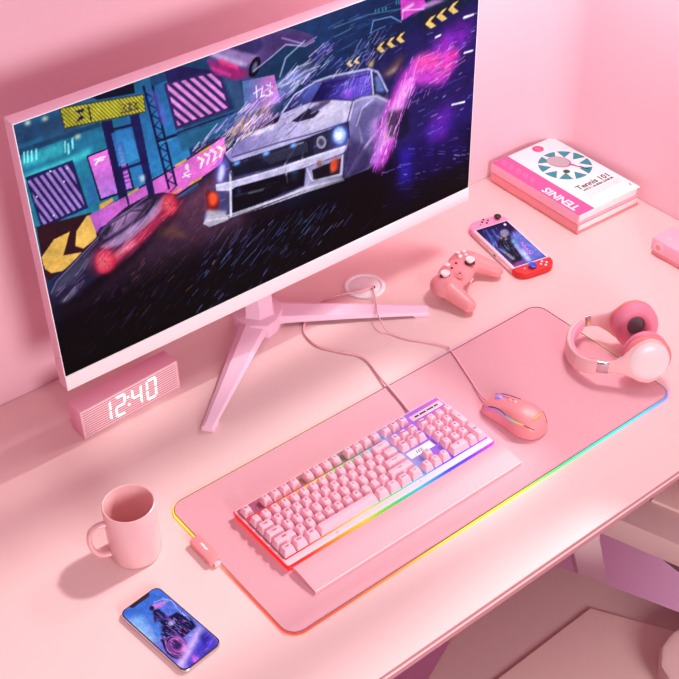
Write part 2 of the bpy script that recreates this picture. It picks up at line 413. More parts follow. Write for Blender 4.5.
('p',[(131,382),(128,368),(124,358),(118,354),(112,356),(107,364),(103,376),(101,392),(101,408),(103,422),(107,431),(113,435),(119,433),(124,425),(128,413),(131,397)],(236,84,104),70,2),
('p',[(121,390),(119,381),(117,375),(113,373),(110,374),(107,379),(104,386),(103,396),(103,406),(104,415),(107,421),(110,423),(114,422),(117,418),(120,410),(121,400)],(250,130,140),60,2),
('l',[(116,395),(135,378)],0.8,(170,34,66),40,0),
('l',[(116,395),(126,350)],0.8,(170,34,66),40,0),
('l',[(116,395),(112,348)],0.8,(170,34,66),40,0),
('l',[(116,395),(100,374)],0.8,(170,34,66),40,0),
('l',[(116,395),(97,411)],0.8,(170,34,66),40,0),
('l',[(116,395),(105,439)],0.8,(170,34,66),40,0),
('l',[(116,395),(119,441)],0.8,(170,34,66),40,0),
('l',[(116,395),(132,416)],0.8,(170,34,66),40,0),
('p',[(279,491),(276,471),(270,457),(262,451),(254,453),(246,464),(240,481),(237,503),(237,525),(240,544),(245,558),(253,564),(261,562),(269,552),(275,535),(278,513)],(220,40,70),50,4),
('p',[(273,496),(271,480),(266,469),(261,464),(255,465),(249,473),(245,486),(243,503),(243,520),(245,535),(249,547),(254,552),(260,551),(266,543),(270,530),(273,513)],(206,50,78),80,1.2),
('p',[(269,499),(267,486),(264,477),(260,473),(255,474),(251,480),(248,490),(246,503),(246,517),(248,529),(251,538),(255,543),(260,542),(264,536),(267,526),(269,513)],(236,84,104),70,2),
('p',[(260,506),(259,498),(257,492),(255,489),(252,490),(250,494),(248,500),(247,508),(247,517),(248,524),(250,530),(252,533),(255,533),(257,529),(259,523),(260,514)],(250,130,140),60,2),
('l',[(258,508),(272,496)],0.8,(170,34,66),40,0),
('l',[(258,508),(266,471)],0.8,(170,34,66),40,0),
('l',[(258,508),(255,467)],0.8,(170,34,66),40,0),
('l',[(258,508),(246,488)],0.8,(170,34,66),40,0),
('l',[(258,508),(243,519)],0.8,(170,34,66),40,0),
('l',[(258,508),(249,545)],0.8,(170,34,66),40,0),
('l',[(258,508),(260,548)],0.8,(170,34,66),40,0),
('l',[(258,508),(269,529)],0.8,(170,34,66),40,0),
('p',[(63,320),(100,347),(126,340),(97,316),(64,302)],(14,12,24),90,2),
('p',[(1,305),(64,307),(156,365),(226,426),(275,475),(274,459),(165,351),(68,285),(4,279)],(10,8,16),85,3),
('l',[(112,496),(139,532),(180,546),(206,530)],1.0,(24,20,40),90,0.5),
('l',[(136,497),(147,526)],1,(40,34,56),80,0.4),
('l',[(161,508),(172,542)],1,(40,34,56),80,0.4),
('p',[(113,501),(136,529),(141,517),(127,488)],(30,26,44),85,1),
('p',[(188,512),(213,556),(224,550),(205,515)],(52,36,58),85,1),
('s',[(6,356),(106,485),(224,548),(253,492),(119,386),(21,297)],60,[(19,332),(167,509)],((200,160,205),(60,50,80),(110,90,130)),55,44,0.9,2.2),
('s',[(125,392),(253,492),(269,469),(156,365)],30,[(125,387),(243,501)],((255,120,150),(180,40,80)),60,45,0.9,2.4),
('g',[(554,732),(746,807),(1004,836),(1010,315),(800,328)],(30,40,84),(44,30,100),[(624,706),(932,546)],90,6),
('p',[(733,807),(802,832),(806,783),(735,772)],(40,34,52),100,0),
('p',[(853,864),(947,868),(954,846),(856,793)],(36,34,54),100,0),
('p',[(748,812),(737,796),(748,774),(758,775),(748,798),(758,814)],(228,192,120),100,0),
('p',[(772,816),(762,800),(773,778),(783,779),(772,802),(783,817)],(228,192,120),100,0),
('p',[(797,820),(786,804),(797,782),(808,783),(797,805),(808,821)],(228,192,120),100,0),
('p',[(873,840),(859,821),(874,795),(888,798),(873,824),(887,843)],(228,192,120),100,0),
('p',[(902,851),(888,833),(903,806),(917,810),(902,836),(916,855)],(228,192,120),100,0),
('p',[(931,863),(918,844),(933,818),(947,821),(932,847),(946,866)],(228,192,120),100,0),
('p',[(672,792),(664,782),(672,766),(680,766),(672,782),(680,792)],(228,192,120),100,0),
('p',[(689,791),(681,781),(689,765),(697,765),(689,781),(697,791)],(228,192,120),100,0),
('p',[(714,748),(732,761),(727,726)],(216,176,96),90,1),
('p',[(795,953),(854,920),(862,893),(798,869)],(205,70,190),100,0),
('l',[(802,908),(827,917)],3,(250,220,250),70,0.6),
('l',[(800,874),(802,908),(855,883)],1.2,(250,190,240),90,0),
('p',[(822,865),(843,881),(915,886),(878,906),(854,901)],(216,150,220),80,1),
('p',[(743,687),(773,697),(803,736),(800,699),(773,668)],(190,120,80),70,4),
('p',[(758,677),(791,695),(785,679)],(250,220,190),80,2),
('p',[(786,338),(991,442),(996,113),(775,44)],(42,24,120),60,10),
('p',[(864,698),(931,764),(982,763),(985,673),(921,673)],(150,40,200),85,8),
('p',[(882,725),(922,740),(933,685),(895,693)],(180,50,200),70,5),
('p',[(878,409),(947,456),(928,276),(880,311)],(130,40,200),60,6),
('p',[(794,332),(832,327),(836,67),(802,94)],(60,40,200),50,4),
('s',[(747,322),(993,373),(995,137),(747,66)],40,[(801,236),(834,221)],((90,90,230),(150,130,250),(60,50,170)),70,6,1.0,1.0),
('s',[(771,792),(995,801),(1005,364),(854,334)],50,[(878,538),(937,552)],((170,190,255),(120,120,230),(230,220,255)),70,7,1.0,1.0),
('l',[(888,751),(900,753)],2.2,(235,235,255),95,0),
('l',[(962,789),(987,786)],2.2,(235,235,255),95,0),
('l',[(968,638),(990,635)],2.2,(235,235,255),95,0),
('l',[(940,432),(975,421)],2.2,(235,235,255),95,0),
('l',[(935,616),(948,614)],2.2,(235,235,255),95,0),
('l',[(962,786),(981,786)],2.2,(235,235,255),95,0),
('s',[(385,691),(557,828),(721,803),(721,642),(506,665),(413,571)],80,[(414,610),(578,775)],((150,150,230),(210,200,250),(120,110,200)),75,8,1.1,1.0),
('p',[(396,684),(411,726),(448,730),(504,737),(476,658)],(190,150,220),70,6),
('l',[(404,678),(415,730)],2,(226,170,90),70,0.8),
('l',[(419,684),(429,735)],2,(226,170,90),70,0.8),
('l',[(433,691),(444,740)],2,(226,170,90),70,0.8),
('l',[(448,697),(458,745)],2,(226,170,90),70,0.8),
('l',[(463,703),(473,750)],2,(226,170,90),70,0.8),
('l',[(478,710),(488,755)],2,(226,170,90),70,0.8),
('s',[(386,710),(467,712),(518,657),(402,579)],46,[(397,623),(441,730)],((250,170,240),(255,235,255),(110,60,150)),85,9,1.1,1.0),
('p',[(357,512),(380,620),(421,661),(509,689),(541,745),(586,760),(624,754),(717,729),(750,686),(766,602),(775,486),(750,347),(716,307),(658,308),(561,332),(386,359),(321,371),(336,509)],(74,70,118),100,0),
('p',[(717,729),(737,707),(766,602),(750,579),(725,622)],(44,44,84),100,0),
('l',[(586,760),(624,758),(717,729),(740,702),(765,606)],2,(190,190,235),95,0.5),
('g',[(581,688),(607,743),(624,745),(721,717),(725,624),(638,645),(614,647)],(36,30,110),(104,80,210),[(608,745),(685,642)],100,0),
('s',[(592,691),(612,730),(717,707),(721,631),(638,654)],60,[(623,684),(654,696)],((120,100,230),(60,50,170),(180,160,250)),70,10,0.9,1.0),
('p',[(654,676),(677,674),(676,646),(657,653)],(170,80,220),80,2),
('g',[(513,683),(540,736),(582,756),(607,746),(581,688),(562,686)],(40,40,84),(90,100,190),[(517,684),(593,742)],100,0),
('l',[(509,685),(542,740),(586,757)],1.6,(200,195,240),95,0),
('l',[(580,686),(608,745)],1.4,(30,26,60),100,0),
('l',[(724,715),(729,619)],2,(210,210,245),90,0),
('p',[(733,690),(746,679),(758,610),(737,623)],(110,130,200),90,1),
('g',[(382,616),(421,655),(511,687),(580,686),(632,662),(683,622),(670,545),(621,547),(498,560),(396,572)],(206,196,232),(140,128,190),[(569,681),(439,563)],100,0),
('p',[(580,660),(622,660),(632,662),(607,642)],(240,205,214),95,0.6),
('p',[(435,655),(473,683),(509,683),(501,660),(469,652)],(34,30,56),100,0),
('p',[(532,641),(573,665),(599,637),(584,620),(545,629)],(38,34,60),100,0),
('p',[(475,661),(495,659),(489,640),(456,640),(421,655),(443,662)],(228,220,244),95,0.8),
('p',[(576,663),(601,670),(622,666),(625,656),(583,638)],(70,62,104),90,0.6),
('l',[(511,687),(406,637),(393,597)],1.2,(120,108,160),90,0),
('l',[(580,683),(545,619),(498,570)],1.2,(120,110,170),80,0),
('p',[(397,594),(499,586),(621,566),(668,554),(667,534),(621,542),(498,554),(398,564)],(186,178,226),90,1),
('g',[(670,545),(683,622),(733,610),(771,561),(775,486),(755,372),(700,305),(662,333),(661,455)],(158,146,206),(60,54,104),[(717,608),(700,326)],100,0),
('l',[(682,620),(701,621),(737,607),(768,562)],2,(220,212,245),95,0.6),
('p',[(738,498),(771,502),(759,369),(733,330),(725,408)],(30,28,58),95,2),
('l',[(692,516),(700,440),(675,345)],1.2,(220,210,245),70,0.6),
('l',[(662,319),(700,398),(725,437)],1.8,(220,205,240),80,0.6),
('p',[(725,561),(750,558),(747,449),(732,360),(722,439)],(190,130,220),70,3),
('p',[(390,576),(498,557),(578,548),(581,466),(488,486),(397,512)],(38,40,66),100,0),
('h',[(453,553),(566,535),(566,496),(466,508)],(86,88,120),[(467,529),(543,592)],22,70),
('p',[(479,551),(477,547),(473,545),(467,548),(464,553),(466,558),(471,559),(476,556)],(120,180,255),95,1.2),
('p',[(543,540),(541,535),(536,534),(530,536),(528,542),(529,546),(534,548),(540,545)],(120,180,255),95,1.2),
('p',[(413,563),(412,558),(407,557),(402,560),(399,565),(401,569),(405,570),(411,568)],(120,180,255),95,1.2),
('p',[(578,550),(621,547),(667,547),(669,477),(603,462),(580,470)],(46,44,72),100,0),
('p',[(612,499),(610,489),(608,482),(604,479),(599,481),(594,486),(591,495),(588,505),(588,516),(589,526),(591,532),(595,535),(600,534),(604,529),(608,520),(611,510)],(150,146,176),100,0),
('p',[(607,502),(606,496),(604,492),(602,490),(599,491),(596,494),(594,500),(593,506),(592,513),(593,519),(595,523),(597,525),(600,524),(602,521),(605,516),(606,509)],(60,56,80),90,0.6),
('p',[(668,489),(666,472),(661,460),(653,455),(645,458),(636,468),(629,483),(625,502),(624,520),(625,537),(630,548),(638,553),(646,551),(654,541),(661,526),(666,508)],(90,120,255),70,3),
('p',[(660,495),(658,482),(655,473),(649,469),(643,470),(637,477),(632,489),(629,503),(628,517),(630,530),(633,538),(638,542),(644,541),(650,534),(655,523),(659,509)],(170,200,255),100,1),
('p',[(651,498),(650,490),(648,485),(645,482),(642,483),(639,487),(636,494),(634,502),(633,511),(634,518),(636,523),(639,526),(643,525),(646,521),(649,515),(651,507)],(245,250,255),100,1),
('p',[(380,545),(377,529),(373,517),(369,510),(365,511),(362,518),(360,531),(360,547),(361,565),(364,581),(368,593),(372,599),(376,599),(380,592),(382,579),(382,563)],(110,110,250),85,3),
('p',[(376,542),(374,530),(371,521),(369,516),(366,515),(364,520),(363,529),(363,542),(365,555),(367,567),(369,576),(372,581),(375,582),(377,577),(378,568),(377,556)],(236,232,255),95,1.5),
('p',[(356,515),(396,500),(488,479),(581,466),(661,452),(669,479),(672,444),(651,423),(563,430),(398,471),(385,465),(356,488)],(196,188,224),100,0),
('p',[(391,466),(398,471),(559,427),(554,358),(492,359),(386,362)],(22,22,36),100,0),
('l',[(426,427),(455,418)],1.2,(96,110,130),70,0),
('l',[(448,421),(478,411)],1.2,(96,110,130),70,0),
('l',[(467,427),(497,417)],1.2,(96,110,130),70,0),
('p',[(410,444),(410,439),(408,436),(406,435),(404,436),(402,439),(400,443),(399,448),(399,453),(400,457),(401,460),(403,461),(405,460),(407,458),(409,454),(410,449)],(90,140,255),90,1),
('p',[(543,406),(542,399),(540,393),(536,391),(533,392),(529,397),(526,403),(524,412),(524,420),(525,428),(527,433),(530,435),(534,434),(537,430),(540,423),(542,415)],(70,150,200),70,2),
('p',[(562,428),(653,419),(650,318),(555,348)],(150,146,186),100,0),
('p',[(575,407),(647,406),(642,339),(578,359)],(40,36,54),100,0),
('p',[(636,377),(634,368),(631,361),(627,358),(624,359),(621,365),(619,374),(619,385),(620,396),(622,405),(625,412),(628,415),(632,413),(635,408),(636,399),(637,388)],(255,110,60),95,1),
('p',[(623,413),(643,412),(640,357),(622,364)],(200,60,50),60,2),
('p',[(599,416),(599,411),(597,407),(595,405),(593,406),(591,409),(589,414),(587,419),(587,425),(588,431),(589,435),(591,437),(593,436),(596,433),(598,428),(599,423)],(150,90,80),80,0.6),
('l',[(512,479),(543,540),(557,537)],1.6,(170,170,190),80,0),
('l',[(512,479),(516,399)],2,(180,176,200),80,0),
('l',[(556,501),(549,440)],1.2,(200,196,220),70,0),
('p',[(322,378),(338,413),(376,371),(491,352),(558,352),(650,318),(655,300),(561,321),(378,349),(335,353)],(176,170,196),100,0),
('p',[(375,364),(491,342),(561,332),(491,337),(378,344)],(40,36,54),80,0),
('l',[(390,540),(383,362)],2.4,(226,220,240),90,0),
('l',[(333,518),(331,418)],1.6,(130,60,80),90,0),
('p',[(334,510),(356,486),(362,434),(352,401),(332,417)],(120,30,34),90,1),
('p',[(357,455),(356,444),(353,437),(350,433),(346,434),(342,439),(340,448),(338,458),(338,470),(339,480),(342,487),(345,491),(349,490),(352,485),(355,477),(357,466)],(255,90,50),95,1.5),
('p',[(333,428),(374,389),(371,363),(336,373),(323,377)],(196,190,210),80,1),
('l',[(656,313),(716,307),(750,344)],1.4,(120,110,160),80,0),
('s',[(720,319),(756,576),(802,688),(928,693),(957,616),(905,520),(799,462),(760,221)],90,[(747,367),(803,562)],((214,60,220),(255,150,240),(120,50,200)),70,12,1.6,1.0),
('p',[(726,316),(757,534),(802,663),(848,700),(923,679),(957,624),(915,540),(834,584),(798,497),(778,344),(747,268)],(214,70,214),90,4),
('p',[(741,371),(767,518),(803,613),(839,631),(809,524),(778,389)],(250,170,244),85,3),
('p',[(833,702),(870,696),(921,653),(947,662),(944,628),(930,577),(910,610),(859,632),(828,642)],(236,80,170),88,4),
('p',[(921,662),(950,670),(947,636),(935,639),(927,574),(913,618)],(240,60,180),90,2),
('s',[(715,292),(759,532),(810,646),(850,591),(799,462),(757,260)],70,[(741,326),(792,573)],((255,190,250),(240,90,220),(190,70,230)),85,11,1.2,1.0),
('p',[(725,308),(738,413),(750,461),(755,386),(742,309)],(180,150,230),60,3),
('l',[(666,308),(717,421),(784,522)],1.6,(232,170,236),70,1),
('p',[(867,370),(922,376),(883,268)],(90,50,200),40,4),
('s',[(390,599),(499,586),(668,553),(677,621),(767,574),(775,486),(658,315),(561,332),(328,366),(336,509)],120,[(432,568),(543,554)],((210,205,240),(90,84,140),(150,140,200)),45,13,0.9,1.0),
('s',[(409,733),(523,830),(603,837),(553,673),(436,595)],70,[(416,649),(556,790)],((225,215,255),(150,140,230),(255,180,240)),80,14,1.1,1.0),
('p',[(468,731),(522,811),(598,832),(555,774),(508,727)],(170,170,235),45,3),
('p',[(392,558),(497,541),(573,532),(577,472),(488,491),(399,516)],(20,22,40),70,1),
('h',[(460,547),(566,535),(569,488),(477,505)],(84,86,116),[(467,529),(543,592)],18,60),
('p',[(411,562),(410,558),(405,556),(399,559),(397,564),(398,568),(403,569),(408,566)],(120,185,255),95,1),
('p',[(478,555),(476,551),(471,549),(466,552),(463,557),(464,561),(469,562),(475,560)],(120,185,255),95,1),
('p',[(541,539),(540,535),(535,534),(529,537),(526,542),(528,546),(533,547),(538,544)],(120,185,255),95,1),
('p',[(394,461),(398,465),(557,420),(552,362),(492,364),(390,371)],(10,10,20),70,1),
('l',[(395,435),(463,415)],1,(90,110,120),60,0.5),
('l',[(426,422),(459,412)],1.4,(140,150,150),60,0.5),
('p',[(661,452),(669,470),(700,433),(717,357),(700,312),(662,309),(656,402)],(58,48,92),75,2),
('p',[(684,535),(701,578),(733,586),(762,550),(750,517),(717,512),(704,451)],(92,84,140),70,2),
('l',[(677,621),(664,549),(669,477),(661,399),(650,318)],1.2,(40,34,66),90,0.4),
('l',[(686,513),(701,578),(729,599)],1.2,(230,224,250),80,0.5),
('l',[(397,594),(498,578),(578,558),(668,546)],1.2,(44,38,70),90,0.4),
('l',[(578,548),(580,470)],1.2,(26,24,44),90,0.3),
('l',[(380,617),(392,574),(389,541),(396,505)],1.2,(40,36,66),80,0.4),
('l',[(358,507),(396,494),(488,473),(581,460),(659,445)],1.0,(244,240,255),90,0.4),
('l',[(329,385),(379,357),(491,345),(561,341),(650,310)],1.2,(230,224,240),90,0.4),
('l',[(563,424),(574,362),(647,335),(651,414)],1.2,(236,230,250),85,0.4),
('p',[(578,401),(618,399),(619,350),(582,359)],(16,14,24),80,1),
('p',[(650,312),(716,299),(674,273),(561,304),(377,332),(490,310)],(6,6,14),75,4),
('p',[(581,688),(602,731),(639,725),(623,684),(601,675)],(24,20,70),70,3),
('l',[(602,734),(639,728),(717,708)],1.4,(34,30,60),80,0.4),
('l',[(581,685),(632,662),(682,623)],1.4,(50,44,80),80,0.4),
('s',[(623,684),(678,700),(719,702),(722,626),(653,653)],70,[(646,681),(654,715)],((190,180,255),(90,70,230),(240,230,255)),60,51,0.7,1.0),
('s',[(390,599),(578,569),(677,621),(630,663),(513,680)],60,[(404,589),(569,668)],((236,228,250),(120,110,170),(70,60,110)),50,52,0.8,2.0),
('s',[(310,687),(421,763),(557,865),(627,898),(625,784),(486,719),(360,611)],120,[(372,642),(580,851)],((235,225,255),(150,130,240),(255,170,235),(90,80,180)),75,53,1.2,2.0),
('s',[(320,640),(408,714),(496,681),(393,626),(336,580)],60,[(338,607),(441,718)],((255,240,255),(255,190,240),(250,200,130)),85,54,1.1,1.3),
('s',[(625,745),(697,856),(770,851),(746,747),(672,714)],50,[(648,730),(726,854)],((220,215,255),(140,120,220)),70,55,1.0,1.6),
('p',[(498,808),(533,829),(568,843),(550,803),(514,782)],(160,170,235),50,2),
('l',[(502,801),(533,822),(551,840),(577,841)],1.1,(225,230,255),80,0.5),
('l',[(498,793),(532,793),(567,814),(602,814)],1.1,(225,230,255),80,0.5),
('l',[(511,828),(526,891),(570,929)],1.1,(225,230,255),80,0.5),
('l',[(531,756),(558,791),(594,805)],1.1,(225,230,255),80,0.5),
('p',[(763,522),(818,498),(826,386),(802,374),(767,413)],(20,20,44),70,2),
('s',[(726,293),(762,488),(808,627),(843,687),(860,635),(809,498),(779,299)],70,[(747,300),(803,588)],((255,225,255),(255,170,250),(230,90,230)),80,56,0.9,1.8),
('s',[(793,569),(848,692),(928,684),(963,612),(921,527),(850,582)],60,[(811,582),(943,646)],((255,120,210),(200,60,240),(255,180,240)),70,57,1.2,1.6),
('s',[(796,716),(991,763),(994,506),(909,340),(825,487)],70,[(798,549),(959,572)],((60,50,150),(20,18,60),(110,90,230)),55,58,1.1,2.0),
('s',[(559,939),(770,967),(796,797),(649,769)],60,[(557,865),(770,890)],((60,110,170),(24,40,90),(140,190,240)),55,59,0.8,2.2),
('s',[(787,293),(996,278),(999,37),(775,44)],50,[(884,197),(930,171)],((120,110,250),(190,180,255),(60,50,190)),70,60,1.0,1.4),
('p',[(774,164),(995,137),(1000,7),(747,-16)],(4,4,12),70,6)]
ART_PHONE=[
('g',[(599,1718),(2774,651),(333,-632),(-1627,324)],(70,110,210),(130,120,220),[(841,1021),(34,84)],100,0),
('p',[(29,1004),(879,1007),(910,840),(148,655)],(60,110,205),70,3),
('p',[(-8,875),(293,845),(180,469),(-20,454)],(160,210,250),60,6),
('l',[(11,808),(36,538)],1.2,(210,235,255),70,0.8),
('p',[(536,845),(651,847),(941,780),(769,760),(555,791)],(226,130,225),90,1.5),
('l',[(680,863),(887,827),(976,748),(936,648)],1,(220,225,255),80,0.5),
('p',[(589,800),(570,792),(548,788),(525,788),(506,794),(495,803),(492,815),(498,827),(511,838),(531,847),(555,851),(576,851),(595,846),(606,836),(609,824),(603,812)],(50,34,80),100,0),
('p',[(529,789),(641,763),(649,613),(853,601),(959,432),(891,320),(613,314),(387,311),(227,446),(267,596)],(34,28,70),100,1),
('p',[(632,679),(645,585),(663,519),(577,546)],(200,90,210),90,1.5),
('p',[(288,673),(450,652),(255,488),(132,492)],(70,120,220),90,2),
('p',[(255,123),(166,129),(92,158),(46,206),(34,267),(57,330),(115,386),(196,427),(289,446),(380,441),(455,411),(502,361),(514,300),(488,236),(429,181),(348,140)],(40,24,70),100,1),
('p',[(318,180),(252,183),(199,202),(164,233),(156,271),(172,312),(213,348),(272,375),(340,388),(407,385),(462,366),(495,335),(505,295),(487,254),(445,218),(386,192)],(196,96,200),95,1.5),
('p',[(307,221),(266,223),(233,236),(212,257),(206,283),(216,310),(243,334),(280,352),(322,360),(364,358),(398,345),(419,324),(424,298),(414,270),(388,246),(349,229)],(64,40,96),95,1.5),
('p',[(279,225),(475,212),(319,149),(223,169)],(232,140,230),90,3),
('p',[(153,454),(227,446),(80,211),(61,275)],(20,20,50),90,1),
('p',[(-2,114),(916,308),(960,258),(13,26)],(220,180,250),90,3),
('p',[(137,46),(980,220),(951,7),(127,-56)],(80,60,190),90,3),
('p',[(363,100),(428,14),(303,-7),(269,23)],(236,110,230),90,2),
('p',[(802,221),(973,166),(681,56)],(40,36,130),80,3),
('s',[(555,687),(939,471),(762,298),(126,188),(43,339)],46,[(482,492),(496,398)],((180,170,250),(90,70,170),(240,150,240)),85,21,1.0,1.0),
('s',[(876,978),(910,840),(955,404),(918,511)],24,[(910,840),(868,712)],((130,160,240),(190,210,255)),70,22,0.9,1.0),
('s',[(63,29),(898,174),(900,5),(199,-65)],20,[(282,30),(734,85)],((150,110,240),(220,150,250)),60,23,0.9,1.0),
('s',[(529,789),(649,613),(955,404),(613,314),(227,446),(244,609)],70,[(426,663),(458,503)],((14,12,34),(120,110,190),(220,120,230),(60,90,200)),80,24,1.1,1.0),
('l',[(550,748),(550,632),(643,557)],1.4,(120,130,210),70,0.6),
('l',[(253,461),(88,290),(174,166)],1.6,(210,110,230),80,1),
('l',[(259,138),(202,141),(150,157),(111,184),(89,221),(83,263),(96,307),(128,348),(172,382),(228,407),(289,418),(347,415),(400,399),(438,371),(463,333),(467,290),(452,246),(420,206),(374,171),(319,149)],1.0,(230,150,240),70,0.5),
('l',[(263,169),(217,171),(179,184),(148,205),(130,234),(127,267),(137,301),(161,332),(195,359),(239,377),(285,385),(331,383),(371,371),(401,349),(419,320),(423,287),(411,253),(387,221),(351,196),(308,177)],1.0,(230,150,240),70,0.5),
('p',[(620,510),(601,504),(579,501),(556,503),(535,509),(522,519),(516,531),(519,544),(531,554),(550,561),(572,564),(596,562),(616,555),(630,545),(636,533),(632,521)],(190,200,240),70,0.8),
('p',[(343,535),(294,523),(247,520),(209,524),(188,536),(184,554),(200,577),(233,598),(278,616),(327,628),(375,632),(412,628),(435,615),(438,597),(421,575),(388,553)],(90,140,230),60,1)]
ART_CONSOLE=[
('g',[(431,2067),(3708,1179),(695,-974),(-2224,-192)],(30,26,70),(96,90,190),[(367,1059),(608,-5)],100,0),
('p',[(650,986),(1010,964),(988,710),(691,680)],(44,30,80),90,3),
('l',[(255,944),(106,585)],1.6,(110,140,250),90,1),
('l',[(414,901),(226,446)],1.6,(110,140,250),90,1),
('l',[(422,752),(261,508)],1.6,(110,140,250),90,1),
('p',[(657,653),(1058,765),(1095,463),(994,64),(450,3),(501,267)],(120,130,220),85,4),
('p',[(664,329),(578,38),(420,12),(534,293)],(220,220,250),90,2),
('p',[(369,694),(678,702),(546,467),(431,181),(363,96),(47,77),(64,385),(184,564)],(30,28,48),100,1.5),
('p',[(731,724),(682,695),(625,674),(568,666),(519,671),(485,688),(472,716),(483,749),(514,782),(562,812),(620,832),(678,841),(728,836),(760,819),(773,791),(763,758)],(150,140,170),100,1),
('p',[(385,690),(548,701),(557,607),(362,588)],(230,180,200),90,1.5),
('p',[(85,485),(163,463),(240,163),(128,141)],(170,160,190),90,1.2),
('p',[(16,717),(70,524),(-25,515)],(60,110,220),90,2),
('p',[(-42,170),(111,94),(-17,27),(-62,89)],(120,30,70),80,2),
('l',[(755,447),(834,443),(748,405),(769,343)],1.4,(240,130,235),95,0),
('l',[(729,368),(808,364),(722,327),(776,285)],1.4,(240,130,235),95,0),
('l',[(703,290),(782,286),(697,249),(785,225)],1.4,(240,130,235),95,0),
('l',[(678,212),(758,208),(672,172),(791,168)],1.4,(240,130,235),95,0),
('p',[(586,564),(715,565),(629,481),(516,475)],(130,230,240),80,2),
('p',[(890,921),(875,913),(858,906),(839,904),(824,905),(813,910),(810,919),(813,930),(821,940),(836,949),(855,955),(872,957),(887,955),(898,950),(903,942),(900,932)],(250,245,255),100,0),
('s',[(795,761),(1144,631),(965,107),(455,70)],30,[(813,575),(767,407)],((200,190,255),(140,110,240)),70,31,0.9,1.0),
('p',[(206,559),(499,696),(527,651),(228,482),(97,428)],(18,18,34),80,1),
('p',[(513,440),(447,177),(524,156),(643,476)],(190,200,250),70,1.5),
('l',[(238,550),(513,540)],1.0,(90,90,130),70,0.4),
('l',[(216,485),(502,464)],1.0,(90,90,130),70,0.4),
('l',[(192,420),(490,390)],1.0,(90,90,130),70,0.4),
('p',[(80,103),(423,79),(246,6),(45,27)],(210,60,110),50,2),
('s',[(62,996),(650,986),(351,413),(-62,419)],40,[(255,944),(69,489)],((90,140,255),(40,60,160),(180,200,255)),65,32,0.9,2.0),
('s',[(435,712),(691,680),(395,121),(20,154)],30,[(465,668),(243,197)],((70,66,96),(12,12,24),(140,130,160)),70,33,0.9,1.2)]
# ------------------------------------------------------------ materials of the place
M_wall = mat('wall paint', (248, 198, 210), .75, vary=.02, scale=3)
M_floor = mat('floor resin', (244, 200, 236), .5, vary=.04, scale=2)
M_desk = mat('desk laminate', (247, 211, 208), .38, vary=.015, scale=6)
M_edge = mat('desk edge band', (240, 185, 190), .4, vary=.02)
M_groove = mat('desk groove', (190, 130, 136), .6, vary=.02)
M_pad = mat('pad cloth', (239, 178, 188), .62, vary=.02, scale=90, bump=.15, bscale=1500)
M_pink = mat('pink plastic', (246, 186, 204), .38, vary=.015)
M_salmon = mat('salmon plastic', (243, 152, 156), .36, vary=.02)
M_pale = mat('pale pink plastic', (250, 205, 214), .36, vary=.015)
M_white = mat('white plastic', (244, 240, 242), .35, vary=.01)
M_bezel = mat('pinkish white shell', (254, 248, 252), .4, vary=.01)
M_housing = mat('pink housing', (246, 190, 212), .4, vary=.01)
M_stand = mat('stand lacquer', (250, 206, 228), .36, vary=.01)
M_black = mat('black plastic', (16, 15, 18), .35, vary=.02)
M_dark = mat('dark seam', (110, 34, 44), .6, vary=.02)
M_chrome = mat('chrome', (225, 215, 215), .22, metal=1., vary=.02)
M_key = mat('keycap plastic', (246, 190, 206), .42, vary=.015)
M_case = mat('keyboard case', (248, 206, 216), .36, vary=.015)
M_palm = mat('palm rest plastic', (243, 174, 184), .42, vary=.015)
M_mug = mat('mug glaze', (246, 190, 192), .32, vary=.015, coat=.3)
M_clock = mat('clock shell', (248, 176, 200), .45, vary=.015)
M_grille = mat('clock front', (250, 214, 220), .5, vary=.02)
M_line = mat('grille groove', (196, 104, 126), .7, vary=.02)
M_digit = mat('lit digits', (255, 255, 255), .5, vary=0, emit=(255, 255, 255), es=1.1)
M_cover = mat('white book cover', (252, 251, 250), .5, vary=.01)
M_magenta = mat('magenta cover strip', (226, 92, 160), .5, vary=.03)
M_spine = mat('pink book spine', (246, 186, 206), .55, vary=.02)
M_spine2 = mat('salmon book cloth', (240, 156, 160), .6, vary=.02)
M_page = mat('book pages', (253, 252, 250), .8, vary=.03, scale=300)
M_teal = mat('teal print', (24, 148, 160), .5, vary=.02)
M_ink = mat('dark print', (44, 44, 52), .6, vary=0)
M_grey = mat('grey print', (176, 176, 180), .6, vary=0)
M_fade = mat('pale print', (240, 150, 196), .6, vary=0)
M_badge = mat('badge print', (232, 84, 132), .6, vary=0)
M_green = mat('green print', (40, 92, 52), .6, vary=0)
M_letter = mat('white print', (252, 244, 248), .5, vary=0)
M_lavender = mat('console lilac plastic', (246, 156, 200), .38, vary=.01)
M_red = mat('red plastic', (226, 40, 40), .38, vary=.02)
M_blue = mat('blue plastic', (26, 74, 214), .38, vary=.02)
M_hpshell = mat('headphone shell', (250, 196, 196), .36, vary=.01)
M_hpcap = mat('headphone cap', (250, 224, 226), .3, vary=.01)
M_hppad = mat('headphone leatherette', (238, 138, 166), .5, vary=.03)
M_hppad2 = mat('headphone salmon pad', (240, 140, 140), .5, vary=.03)
M_hpdark = mat('headphone inner mesh', (120, 112, 118), .8, vary=.05)
M_cable = mat('cable sheath', (248, 188, 198), .45, vary=.02)
M_grom = mat('grommet plastic', (252, 246, 248), .4, vary=.01)
M_chair = mat('chair fabric', (218, 180, 178), .85, vary=.04, scale=60)
M_chairpad = mat('pale chair tone', (244, 206, 200), .85, vary=.03, scale=60)
M_chairdark = mat('chair base and armrest shade', (110, 72, 80), .6, vary=.03)
M_post = mat('chair post', (214, 190, 184), .5, vary=.03)
G_screen = glow_mat('monitor picture', 1.0)
G_phone = glow_mat('phone picture', 1.0)
G_strip = glow_mat('pad light strip', 2.6, base=(40, 40, 40))
G_thread = glow_mat('pad edge thread', .25, base=(120, 90, 100))
